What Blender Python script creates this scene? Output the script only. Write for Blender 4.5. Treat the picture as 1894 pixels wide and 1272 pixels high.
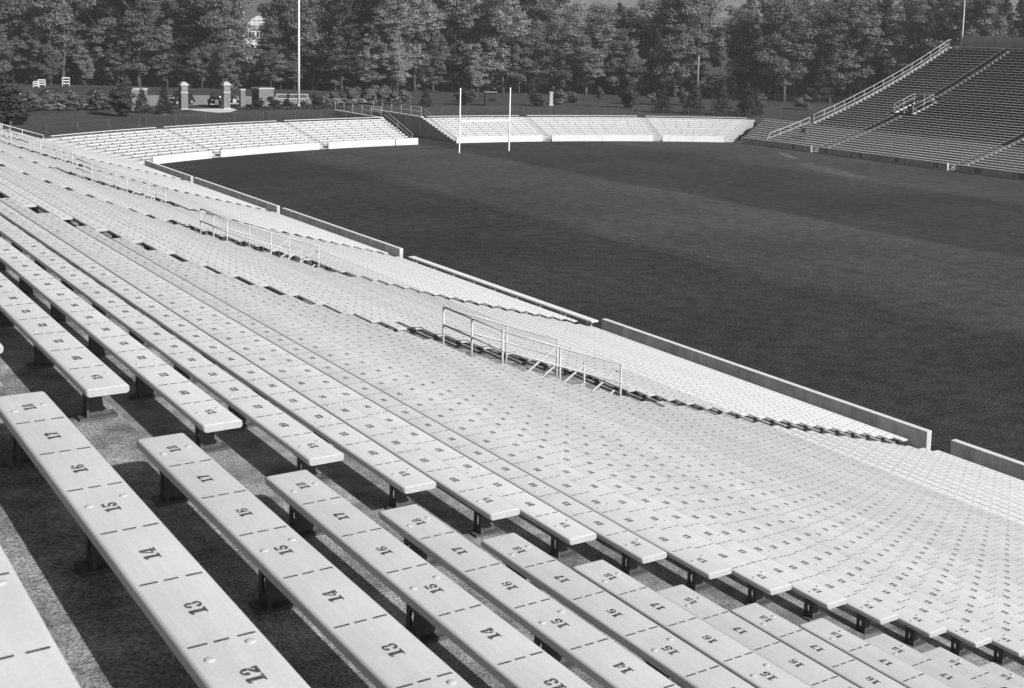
import bpy, bmesh, math, random
import numpy as np
from mathutils import Vector, Matrix

random.seed(7)
rng = np.random.default_rng(7)
for _o in list(bpy.data.objects):
    bpy.data.objects.remove(_o)
scene = bpy.context.scene
COL = scene.collection

# ---------------------------------------------------------------- camera
# x runs across the field, y along the sideline, z up; the field is z = 0
F_PX, YAW, PITCH, ROLL, CYP, CAM_H = 2350.95, 0.5697033, 0.1274907, 0.0240805, 345.735, 12.3903
_fw = Vector((math.sin(YAW) * math.cos(PITCH), math.cos(YAW) * math.cos(PITCH), -math.sin(PITCH)))
_rt = Vector((math.cos(YAW), -math.sin(YAW), 0))
_up = _rt.cross(_fw)
_r2 = math.cos(ROLL) * _rt + math.sin(ROLL) * _up
_u2 = -math.sin(ROLL) * _rt + math.cos(ROLL) * _up
cam_d = bpy.data.cameras.new('camera')
cam = bpy.data.objects.new('camera', cam_d)
COL.objects.link(cam)
cam.matrix_world = Matrix(((_r2.x, _u2.x, -_fw.x, 0), (_r2.y, _u2.y, -_fw.y, 0), (_r2.z, _u2.z, -_fw.z, CAM_H), (0, 0, 0, 1)))
cam_d.sensor_width = 36.0
cam_d.lens = F_PX / 1894.0 * 36.0
cam_d.shift_y = -(636.0 - CYP) / 1894.0
cam_d.clip_start = 0.05
cam_d.clip_end = 6000
cam_d.dof.use_dof = True
cam_d.dof.focus_distance = 26.0
cam_d.dof.aperture_fstop = 11.0
scene.camera = cam

# ---------------------------------------------------------------- sky and sun
TO_SUN = Vector((0.44, -1.52, 1.0)).normalized()
SUN_EL = math.asin(TO_SUN.z)
SUN_ROT = math.atan2(TO_SUN.x, TO_SUN.y)
world = bpy.data.worlds.new('World')
scene.world = world
world.use_nodes = True
wn = world.node_tree.nodes
wl = world.node_tree.links
wn.clear()
sky = wn.new('ShaderNodeTexSky')
sky.sky_type = 'NISHITA'
sky.sun_disc = False
sky.sun_elevation = SUN_EL
sky.sun_rotation = SUN_ROT
sky.air_density = 1.0
sky.dust_density = 3.0
bw = wn.new('ShaderNodeRGBToBW')
bg = wn.new('ShaderNodeBackground')
bg.inputs['Strength'].default_value = 0.05
wo = wn.new('ShaderNodeOutputWorld')
wl.new(sky.outputs[0], bw.inputs[0])
wl.new(bw.outputs[0], bg.inputs['Color'])
wl.new(bg.outputs[0], wo.inputs['Surface'])
sun_d = bpy.data.lights.new('sun', 'SUN')
sun_d.energy = 5.0
sun_d.angle = math.radians(0.53)
sun = bpy.data.objects.new('sun', sun_d)
COL.objects.link(sun)
sun.rotation_euler = (-TO_SUN).to_track_quat('-Z', 'Y').to_euler()
sun.location = (40, -40, 60)
vs = scene.view_settings
vs.view_transform = 'Standard'
vs.look = 'None'
vs.gamma = 1.0
vs.use_curve_mapping = False
vs.exposure = 0.25
scene.cycles.max_bounces = 6
scene.cycles.diffuse_bounces = 3
scene.cycles.transparent_max_bounces = 8

# ---------------------------------------------------------------- helpers
def project(p):
    d = Vector(p) - Vector((0, 0, CAM_H))
    z = d.dot(_fw)
    if z < 0.3:
        return None
    return 947 + F_PX * d.dot(_r2) / z, CYP - F_PX * d.dot(_u2) / z, z

def in_frame(pts, m=160):
    for p in pts:
        q = project(p)
        if q and -m < q[0] < 1894 + m and -m < q[1] < 1272 + m:
            return True
    return False

def grey(name, v, rough=0.85, spots=0.0, scale=3.0, fine=0.0, fscale=60.0, stretch=(1, 1, 1), bump=0.0, bscale=80.0, per=0.0, spec=0.3, coarse=0.0, cscale=0.6, metal=0.0):
    """Neutral grey surface with value mottling (spots), fine grain, large blotches (coarse) and per-object variation."""
    m = bpy.data.materials.new(name)
    m.use_nodes = True
    n, l = m.node_tree.nodes, m.node_tree.links
    b = n['Principled BSDF']
    b.inputs['Roughness'].default_value = rough
    b.inputs['Specular IOR Level'].default_value = spec
    b.inputs['Metallic'].default_value = metal
    tc = n.new('ShaderNodeTexCoord')
    mp = n.new('ShaderNodeMapping')
    mp.inputs['Scale'].default_value = stretch
    l.new(tc.outputs['Object'], mp.inputs['Vector'])
    cur = None
    def term(amount, sc, detail, src):
        t = n.new('ShaderNodeTexNoise')
        t.inputs['Scale'].default_value = sc
        t.inputs['Detail'].default_value = detail
        t.inputs['Roughness'].default_value = 0.65
        l.new(src, t.inputs['Vector'])
        r = n.new('ShaderNodeMapRange')
        r.inputs['From Min'].default_value = 0.3
        r.inputs['From Max'].default_value = 0.7
        r.inputs['To Min'].default_value = 1 - amount
        r.inputs['To Max'].default_value = 1 + amount
        l.new(t.outputs['Fac'], r.inputs['Value'])
        return r.outputs['Result']
    outs = []
    if spots: outs.append(term(spots, scale, 6, mp.outputs['Vector']))
    if fine: outs.append(term(fine, fscale, 3, tc.outputs['Object']))
    if coarse: outs.append(term(coarse, cscale, 4, tc.outputs['Object']))
    if per:
        oi = n.new('ShaderNodeObjectInfo')
        r = n.new('ShaderNodeMapRange')
        r.inputs['To Min'].default_value = 1 - per
        r.inputs['To Max'].default_value = 1 + per
        l.new(oi.outputs['Random'], r.inputs['Value'])
        outs.append(r.outputs['Result'])
    val = n.new('ShaderNodeValue')
    val.outputs[0].default_value = v
    cur = val.outputs[0]
    for o in outs:
        mm = n.new('ShaderNodeMath')
        mm.operation = 'MULTIPLY'
        l.new(cur, mm.inputs[0])
        l.new(o, mm.inputs[1])
        cur = mm.outputs[0]
    l.new(cur, b.inputs['Base Color'])
    if bump:
        t = n.new('ShaderNodeTexNoise')
        t.inputs['Scale'].default_value = bscale
        t.inputs['Detail'].default_value = 4
        l.new(mp.outputs['Vector'], t.inputs['Vector'])
        bp = n.new('ShaderNodeBump')
        bp.inputs['Strength'].default_value = bump
        bp.inputs['Distance'].default_value = 0.01
        l.new(t.outputs['Fac'], bp.inputs['Height'])
        l.new(bp.outputs['Normal'], b.inputs['Normal'])
    return m

class MB:
    def __init__(s):
        s.v, s.f, s.sm = [], [], []
    def face(s, pts, smooth=False):
        i = len(s.v)
        s.v += [tuple(p) for p in pts]
        s.f.append(tuple(range(i, i + len(pts))))
        s.sm.append(smooth)
    def box(s, a, b):
        x0, y0, z0 = a; x1, y1, z1 = b
        i = len(s.v)
        s.v += [(x0, y0, z0), (x1, y0, z0), (x1, y1, z0), (x0, y1, z0), (x0, y0, z1), (x1, y0, z1), (x1, y1, z1), (x0, y1, z1)]
        for f in ((0, 3, 2, 1), (4, 5, 6, 7), (0, 1, 5, 4), (1, 2, 6, 5), (2, 3, 7, 6), (3, 0, 4, 7)):
            s.f.append(tuple(i + k for k in f)); s.sm.append(False)
    def obox(s, c, h, ang=0.0):
        """box of half sizes h about c, turned by ang about z"""
        ca, sa = math.cos(ang), math.sin(ang)
        i = len(s.v)
        for dz in (-1, 1):
            for dx, dy in ((-1, -1), (1, -1), (1, 1), (-1, 1)):
                x, y = dx * h[0], dy * h[1]
                s.v.append((c[0] + x * ca - y * sa, c[1] + x * sa + y * ca, c[2] + dz * h[2]))
        for f in ((0, 3, 2, 1), (4, 5, 6, 7), (0, 1, 5, 4), (1, 2, 6, 5), (2, 3, 7, 6), (3, 0, 4, 7)):
            s.f.append(tuple(i + k for k in f)); s.sm.append(False)
    def tube(s, pts, r, n=8, cap=True):
        pts = [Vector(p) for p in pts]
        rr = r if isinstance(r, (list, tuple)) else [r] * len(pts)
        base = len(s.v)
        for j, p in enumerate(pts):
            t = (pts[min(j + 1, len(pts) - 1)] - pts[max(j - 1, 0)])
            if t.length < 1e-9: t = Vector((0, 0, 1))
            t.normalize()
            a = t.cross(Vector((0, 0, 1)))
            if a.length < 1e-3: a = t.cross(Vector((1, 0, 0)))
            a.normalize(); b = t.cross(a)
            for k in range(n):
                w = 2 * math.pi * k / n
                s.v.append(tuple(p + rr[j] * (math.cos(w) * a + math.sin(w) * b)))
        for j in range(len(pts) - 1):
            for k in range(n):
                a0 = base + j * n + k; a1 = base + j * n + (k + 1) % n
                s.f.append((a0, a1, a1 + n, a0 + n)); s.sm.append(True)
        if cap:
            s.f.append(tuple(base + k for k in range(n))[::-1]); s.sm.append(False)
            e = base + (len(pts) - 1) * n
            s.f.append(tuple(e + k for k in range(n))); s.sm.append(False)
    def prism(s, poly, lo, hi, axis='y'):
        """extrude a closed 2D polygon along an axis; poly is in the two other axes in xyz order"""
        def P(a, b, c):
            return (a, c, b) if axis == 'y' else (c, a, b) if axis == 'x' else (a, b, c)
        n = len(poly); i = len(s.v)
        s.v += [P(a, b, lo) for a, b in poly] + [P(a, b, hi) for a, b in poly]
        s.f.append(tuple(range(i, i + n))); s.sm.append(False)
        s.f.append(tuple(range(i + n, i + 2 * n))[::-1]); s.sm.append(False)
        for k in range(n):
            s.f.append((i + k, i + (k + 1) % n, i + n + (k + 1) % n, i + n + k)); s.sm.append(False)
    def lathe(s, prof, c=(0, 0, 0), n=12):
        base = len(s.v)
        for r, z in prof:
            for k in range(n):
                w = 2 * math.pi * k / n
                s.v.append((c[0] + r * math.cos(w), c[1] + r * math.sin(w), c[2] + z))
        for j in range(len(prof) - 1):
            for k in range(n):
                a0 = base + j * n + k; a1 = base + j * n + (k + 1) % n
                s.f.append((a0, a1, a1 + n, a0 + n)); s.sm.append(True)
        e = base + (len(prof) - 1) * n
        s.f.append(tuple(e + k for k in range(n))); s.sm.append(False)
    def mesh(s, name, mat, fix=False):
        me = bpy.data.meshes.new(name)
        me.from_pydata(s.v, [], s.f)
        me.polygons.foreach_set('use_smooth', s.sm)
        if fix:
            bm = bmesh.new(); bm.from_mesh(me)
            bmesh.ops.remove_doubles(bm, verts=bm.verts, dist=1e-5)
            bmesh.ops.recalc_face_normals(bm, faces=bm.faces)
            bm.to_mesh(me); bm.free()
        if mat: me.materials.append(mat)
        me.update()
        return me
    def build(s, name, mat, parent=None, fix=False, loc=None):
        return put(name, s.mesh(name, mat, fix), parent, loc)

def put(name, me, parent=None, loc=None, rot=None, sc=None):
    o = bpy.data.objects.new(name, me)
    COL.objects.link(o)
    if parent is not None: o.parent = parent
    if loc is not None: o.location = loc
    if rot is not None: o.rotation_euler = rot
    if sc is not None: o.scale = sc
    return o

def tag(o, label=None, cat=None, group=None, kind=None):
    if label: o['label'] = label
    if cat: o['category'] = cat
    if group: o['group'] = group
    if kind: o['kind'] = kind
    return o

def thing(name, label, cat, loc=(0, 0, 0), rz=0.0, group=None):
    o = put(name, None, None, loc, (0, 0, rz))
    return tag(o, label, cat, group, 'thing')

ONES = ['', 'first', 'second', 'third', 'fourth', 'fifth', 'sixth', 'seventh', 'eighth', 'ninth', 'tenth', 'eleventh', 'twelfth', 'thirteenth', 'fourteenth',
        'fifteenth', 'sixteenth', 'seventeenth', 'eighteenth', 'nineteenth']
TENS = {2: ('twentieth', 'twenty'), 3: ('thirtieth', 'thirty'), 4: ('fortieth', 'forty'), 5: ('fiftieth', 'fifty'), 6: ('sixtieth', 'sixty'), 7: ('seventieth', 'seventy')}
def ordinal(n):
    if n < 20: return ONES[n]
    a, b = divmod(n, 10)
    return TENS[a][0] if b == 0 else TENS[a][1] + '-' + ONES[b]

# ---------------------------------------------------------------- materials
M = {}
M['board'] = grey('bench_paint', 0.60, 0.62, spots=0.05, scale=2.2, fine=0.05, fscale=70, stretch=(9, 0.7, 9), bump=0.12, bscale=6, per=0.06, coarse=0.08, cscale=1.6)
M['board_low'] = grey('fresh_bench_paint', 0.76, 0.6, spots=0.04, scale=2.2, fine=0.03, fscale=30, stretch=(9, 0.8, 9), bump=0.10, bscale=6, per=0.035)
M['dimmed_tip'] = grey('sun_dimmed_board_end', 0.38, 0.7, spots=0.1, scale=20)  # board ends darkened in the colour to hold back direct sun
M['board_end'] = grey('white_bench_paint', 0.70, 0.65, spots=0.08, scale=3, per=0.08)
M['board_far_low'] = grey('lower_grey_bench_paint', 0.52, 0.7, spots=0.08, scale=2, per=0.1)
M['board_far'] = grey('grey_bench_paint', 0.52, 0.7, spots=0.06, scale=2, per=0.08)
M['ink'] = grey('stencil_ink', 0.075, 0.7, spots=0.75, scale=28, fine=0.5, fscale=120)
M['iron'] = grey('painted_cast_iron', 0.075, 0.5, spots=0.15, scale=14, bump=0.1, bscale=60)
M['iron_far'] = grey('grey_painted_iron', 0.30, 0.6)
M['bolt'] = grey('painted_bolt_head', 0.47, 0.75)
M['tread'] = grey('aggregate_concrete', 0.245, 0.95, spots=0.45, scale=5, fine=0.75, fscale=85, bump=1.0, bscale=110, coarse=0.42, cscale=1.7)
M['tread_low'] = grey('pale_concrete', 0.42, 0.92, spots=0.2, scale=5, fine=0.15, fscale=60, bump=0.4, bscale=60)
M['tread_far'] = grey('shade_toned_concrete', 0.04, 0.95, spots=0.3, scale=4)  # darker copy of the upper concrete, riser shade put into the colour
M['tread_low_far'] = grey('shade_toned_lower_concrete', 0.27, 0.95, spots=0.25, scale=4)  # lower concrete darkened in the colour to deepen the shade between rows
M['wall_end'] = grey('sun_toned_wall_concrete', 0.63, 0.9, spots=0.06, scale=1.5, stretch=(1, 1, 0.4), coarse=0.05, cscale=0.5)  # lighter copy of the wall concrete, full sun put into the colour
M['wall'] = grey('wall_concrete', 0.40, 0.9, spots=0.32, scale=2.4, fine=0.12, fscale=30, stretch=(1, 1, 0.22), bump=0.3, bscale=25, coarse=0.22, cscale=0.5)  # side tone lowered for shade; low-wall copings and end walls are sunlit copies
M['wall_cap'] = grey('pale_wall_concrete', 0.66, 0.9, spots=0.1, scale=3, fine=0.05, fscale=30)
M['wall_dark'] = grey('weathered_concrete', 0.36, 0.92, spots=0.25, scale=1.6, stretch=(1, 1, 0.3), fine=0.12, fscale=25, bump=0.3, bscale=20)
M['pipe'] = grey('aluminium_painted_pipe', 0.44, 0.4, spots=0.08, scale=12, spec=0.5)
M['pipe_white'] = grey('white_painted_pipe', 0.60, 0.45)
M['white'] = grey('white_paint', 0.80, 0.6)
M['dark'] = grey('dark_paint', 0.035, 0.5)
M['number'] = grey('black_number_paint', 0.015, 0.8)
M['brick'] = grey('gate_brick', 0.17, 0.9, spots=0.25, scale=8, fine=0.15, fscale=30)
M['stone'] = grey('pale_cut_stone', 0.42, 0.85, spots=0.12, scale=6)
M['paving'] = grey('pale_paving', 0.55, 0.9, spots=0.15, scale=2)
M['glass'] = grey('window_glass', 0.03, 0.1, spec=0.6)
M['conservatory'] = grey('whitewashed_glasshouse', 0.56, 0.5)
M['bark'] = grey('tree_bark', 0.09, 0.95, spots=0.3, scale=4, stretch=(4, 4, 0.6))
M['skin'] = grey('skin_tone', 0.30, 0.6)
M['coat'] = grey('dark_jacket_cloth', 0.018, 0.95, spots=0.2, scale=12)
M['trousers'] = grey('pale_trouser_cloth', 0.13, 0.95, spots=0.2, scale=12)
M['car'] = grey('dark_car_enamel', 0.02, 0.2, spec=0.6)
M['chrome'] = grey('bright_plated_metal', 0.75, 0.3, metal=0.6)
M['tyre'] = grey('tyre_rubber', 0.02, 0.9)
M['roof'] = grey('roof_shingle', 0.12, 0.9, spots=0.2, scale=4)
M['timber'] = grey('weathered_timber', 0.22, 0.9, spots=0.2, scale=6)

def leaf_material(name, v, var=0.45):
    m = bpy.data.materials.new(name)
    m.use_nodes = True
    n, l = m.node_tree.nodes, m.node_tree.links
    out = n['Material Output']
    n.remove(n['Principled BSDF'])
    tc = n.new('ShaderNodeTexCoord')
    t = n.new('ShaderNodeTexNoise'); t.inputs['Scale'].default_value = 1.1; t.inputs['Detail'].default_value = 5
    l.new(tc.outputs['Object'], t.inputs['Vector'])
    r = n.new('ShaderNodeMapRange')
    r.inputs['From Min'].default_value = 0.3; r.inputs['From Max'].default_value = 0.7
    r.inputs['To Min'].default_value = v * (1 - var); r.inputs['To Max'].default_value = v * (1 + var)
    l.new(t.outputs['Fac'], r.inputs['Value'])
    oi = n.new('ShaderNodeObjectInfo')
    r2 = n.new('ShaderNodeMapRange')
    r2.inputs['To Min'].default_value = 0.78; r2.inputs['To Max'].default_value = 1.22
    l.new(oi.outputs['Random'], r2.inputs['Value'])
    mm = n.new('ShaderNodeMath'); mm.operation = 'MULTIPLY'
    l.new(r.outputs['Result'], mm.inputs[0]); l.new(r2.outputs['Result'], mm.inputs[1])
    d = n.new('ShaderNodeBsdfDiffuse'); tr = n.new('ShaderNodeBsdfTranslucent'); mx = n.new('ShaderNodeMixShader')
    mx.inputs[0].default_value = 0.38
    l.new(mm.outputs[0], d.inputs['Color']); l.new(mm.outputs[0], tr.inputs['Color'])
    l.new(d.outputs[0], mx.inputs[1]); l.new(tr.outputs[0], mx.inputs[2])
    l.new(mx.outputs[0], out.inputs['Surface'])
    return m
M['leaf'] = leaf_material('broadleaf_foliage', 0.19)
M['leaf_pale'] = leaf_material('pale_autumn_foliage', 0.27)
M['needle'] = leaf_material('conifer_needles', 0.085)
M['shrub'] = leaf_material('shrub_foliage', 0.15)

# ---------------------------------------------------------------- stand geometry
C_AX = 63.414                       # long axis of the field
D_NEAR, D_FAR = 30.476, 96.352      # faces of the low walls towards the field
BW, BT = 0.235, 0.046               # bench board width and thickness
SEAT_H = 0.235                      # board top above the tread that carries it
DZ = [-.0049, .0042, .0092, .0014, .0034, -.0064, -.0220, -.0110, .0084, .0123, .0188, 0, -.0099, -.0036, 0.004, 0.012, -0.022, -0.006]
def rowD(k): return 1.1397 + 0.64333 * k
def rowZ(k):
    dz = DZ[k] * 0.967 if 0 <= k < len(DZ) else (0.002 * math.sin(k * 2.7))
    if k >= 34: return 2.252 - 0.1726 * (k - 34)            # even, flatter rise in the lower rows
    return 10.692 - 0.30673 * k + 0.5 * k * k * 0.0034403 + dz
def treadZ(k): return rowZ(k) - SEAT_H
def nose(k): return rowD(k) + 0.135
K_TOP, K_LOW, K_BOT = -1, 34, 44
AISLE_N = [6.32, 23.62, 40.44, 57.26, 74.08, 90.9]
END_N, END_F = 102.6, 101.0
AISLE_F = [92.92, 75.9]
VOM_ROWS = (20, 25)
VW = 1.3
R_ARC, ARC_C = 63.2, (63.4, 50.6)
GZ = 1.6
def bis_s(delta):                   # where the straight lower rows stop at the corner
    return 104.3 + delta * 0.566
def arc_limit(delta):               # where the curved rows stop at the corner (angle from the y axis)
    px, py = 32.95 + delta * 1.0, 105.9 + delta * 0.566 - ARC_C[1]
    return math.atan2(px, py)
def mirror(far):
    return (lambda d: 2 * C_AX - d) if far else (lambda d: d)

# ---------------------------------------------------------------- ground and field
def grass_material(name, v, stripes=False):
    m = bpy.data.materials.new(name)
    m.use_nodes = True
    n, l = m.node_tree.nodes, m.node_tree.links
    b = n['Principled BSDF']; b.inputs['Roughness'].default_value = 1.0; b.inputs['Specular IOR Level'].default_value = 0.0
    geo = n.new('ShaderNodeNewGeometry')
    def noise(scale, detail, lo, hi, vec=None):
        t = n.new('ShaderNodeTexNoise'); t.inputs['Scale'].default_value = scale; t.inputs['Detail'].default_value = detail
        l.new(vec or geo.outputs['Position'], t.inputs['Vector'])
        r = n.new('ShaderNodeMapRange'); r.inputs['From Min'].default_value = 0.3; r.inputs['From Max'].default_value = 0.7
        r.inputs['To Min'].default_value = lo; r.inputs['To Max'].default_value = hi
        l.new(t.outputs['Fac'], r.inputs['Value']); return r.outputs['Result']
    def mul(a, c):
        mm = n.new('ShaderNodeMath'); mm.operation = 'MULTIPLY'; l.new(a, mm.inputs[0])
        if isinstance(c, float): mm.inputs[1].default_value = c
        else: l.new(c, mm.inputs[1])
        return mm.outputs[0]
    cur = mul(noise(9.0, 6, 0.45, 1.55), noise(1.3, 6, 0.74, 1.26))
    cur = mul(cur, noise(0.09, 4, 0.82, 1.18))
    if stripes:
        mp = n.new('ShaderNodeMapping'); mp.inputs['Scale'].default_value = (1.2, 0.06, 1)
        l.new(geo.outputs['Position'], mp.inputs['Vector'])
        cur = mul(cur, noise(1.0, 3, 0.93, 1.07, mp.outputs['Vector']))
        # turf mown in broad lanes along the field
        sep = n.new('ShaderNodeSeparateXYZ'); l.new(geo.outputs['Position'], sep.inputs[0])
        wob = n.new('ShaderNodeTexNoise'); wob.inputs['Scale'].default_value = 0.12; l.new(geo.outputs['Position'], wob.inputs['Vector'])
        ad = n.new('ShaderNodeMath'); ad.operation = 'MULTIPLY_ADD'; ad.inputs[1].default_value = 2.2
        l.new(wob.outputs['Fac'], ad.inputs[0]); l.new(sep.outputs['X'], ad.inputs[2])
        ramp = n.new('ShaderNodeValToRGB'); cr = ramp.color_ramp
        mr = n.new('ShaderNodeMapRange'); mr.inputs['From Min'].default_value = 28.0; mr.inputs['From Max'].default_value = 100.0
        l.new(ad.outputs[0], mr.inputs['Value']); l.new(mr.outputs['Result'], ramp.inputs['Fac'])
        def pos(d): return (d + 1.1 - 28) / 72.0
        stops = [(30, .84), (38, .80), (44.4, .82), (46.2, 1.22), (61.8, 1.40), (62.6, .94), (81.6, .98), (82.8, 1.28), (97, 1.38)]
        cr.elements[0].position = pos(stops[0][0]); cr.elements[0].color = (stops[0][1],) * 3 + (1,)
        cr.elements[1].position = pos(stops[-1][0]); cr.elements[1].color = (stops[-1][1],) * 3 + (1,)
        for d, c in stops[1:-1]:
            e = cr.elements.new(pos(d)); e.color = (c,) * 3 + (1,)
        cur = mul(cur, ramp.outputs['Color'])
        # worn sandy track towards the far corner
        def blob(cx, cy, ang, rx, ry, amt, prev):
            sb = n.new('ShaderNodeVectorMath'); sb.operation = 'SUBTRACT'; sb.inputs[1].default_value = (cx, cy, 0)
            l.new(geo.outputs['Position'], sb.inputs[0])
            vr = n.new('ShaderNodeVectorRotate'); vr.rotation_type = 'Z_AXIS'; vr.inputs['Angle'].default_value = -ang
            l.new(sb.outputs[0], vr.inputs['Vector'])
            sc = n.new('ShaderNodeVectorMath'); sc.operation = 'MULTIPLY'; sc.inputs[1].default_value = (1 / rx, 1 / ry, 0)
            l.new(vr.outputs[0], sc.inputs[0])
            ln = n.new('ShaderNodeVectorMath'); ln.operation = 'LENGTH'; l.new(sc.outputs[0], ln.inputs[0])
            w = noise(0.8, 5, -0.5, 0.5)
            sm = n.new('ShaderNodeMath'); sm.operation = 'ADD'; l.new(ln.outputs['Value'], sm.inputs[0]); l.new(w, sm.inputs[1])
            r = n.new('ShaderNodeMapRange'); r.interpolation_type = 'SMOOTHSTEP'
            r.inputs['From Min'].default_value = 0.3; r.inputs['From Max'].default_value = 1.2
            r.inputs['To Min'].default_value = 1 + amt; r.inputs['To Max'].default_value = 1.0
            l.new(sm.outputs[0], r.inputs['Value'])
            return mul(prev, r.outputs['Result'])
        a = math.atan2(-6.4, -3.7)
        cur = blob(91.6, 92.0, a, 4.0, 0.45, 0.9, cur)
        cur = blob(85.6, 80.5, math.atan2(-10, -3.5), 7.5, 1.5, 0.5, cur)
    cur = mul(cur, v)
    l.new(cur, b.inputs['Base Color'])
    t = n.new('ShaderNodeTexNoise'); t.inputs['Scale'].default_value = 14; t.inputs['Detail'].default_value = 5
    l.new(geo.outputs['Position'], t.inputs['Vector'])
    bp = n.new('ShaderNodeBump'); bp.inputs['Strength'].default_value = 0.9; bp.inputs['Distance'].default_value = 0.06
    l.new(t.outputs['Fac'], bp.inputs['Height']); l.new(bp.outputs['Normal'], b.inputs['Normal'])
    return m
M['field'] = grass_material('mown_turf', 0.054, True)
M['lawn'] = grass_material('lawn_grass', 0.065)

m = MB()
m.face([(-3, -140, 0), (130, -140, 0), (130, 124, 0), (-3, 124, 0)])
tag(m.build('playing_field', M['field']), kind='structure')

def arc_pt(r, a): return (ARC_C[0] + r * math.sin(a), ARC_C[1] + r * math.cos(a))
R_BACK = R_ARC + 1.03 + 0.64333 * 10 + 0.62
T0, T1 = 61.35, 65.95               # side walls of the tunnel through the end stand
T_END = 136.0
bound = [(-3, -140), (-3, END_N + .25), (22.3, END_N + .25), (22.3, 109.4)]
aL = -math.asin((ARC_C[0] - 24.0) / R_BACK)
for i in range(25):
    a = aL * (1 - 2 * i / 24.0)
    p = arc_pt(R_BACK, a)
    if i and bound[-1][0] < T0 < p[0]:
        ya = arc_pt(R_BACK, math.asin((T0 - ARC_C[0]) / R_BACK))[1]
        bound += [(T0, ya), (T0, T_END), (T1, T_END), (T1, ya)]
    if not (T0 <= p[0] <= T1): bound.append(p)
bound += [(104.5, 109.4), (104.5, END_F + .25), (130, END_F + .25), (130, -140)]
bm = bmesh.new()
def loop(pts):
    vsx = [bm.verts.new((x, y, GZ)) for x, y in pts]
    for i in range(len(vsx)): bm.edges.new((vsx[i], vsx[(i + 1) % len(vsx)]))
loop(bound)
loop([(-2500, -2500), (2800, -2500), (2800, 3000), (-2500, 3000)])
bmesh.ops.triangle_fill(bm, edges=bm.edges[:], use_beauty=True)
bmesh.ops.recalc_face_normals(bm, faces=bm.faces)
me = bpy.data.meshes.new('ground'); bm.to_mesh(me); bm.free(); me.materials.append(M['lawn'])
tag(put('ground', me), kind='structure')

# ---------------------------------------------------------------- concrete terraces
def step_pieces(k, far):
    """(s0, s1) lengths of step k"""
    lo = -14.0 if not far else 30.0
    hi = (END_F if far else END_N)
    if k >= K_LOW: hi = bis_s(D_NEAR - rowD(k)) + 0.2
    out = [(lo, hi)]
    if VOM_ROWS[0] <= k <= VOM_ROWS[1]:
        for S in (AISLE_F if far else AISLE_N[1:]):
            a, b = out.pop()
            out += [(a, S - VW), (S + VW, b)]
    return [(a, b) for a, b in out if b > a]

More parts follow.
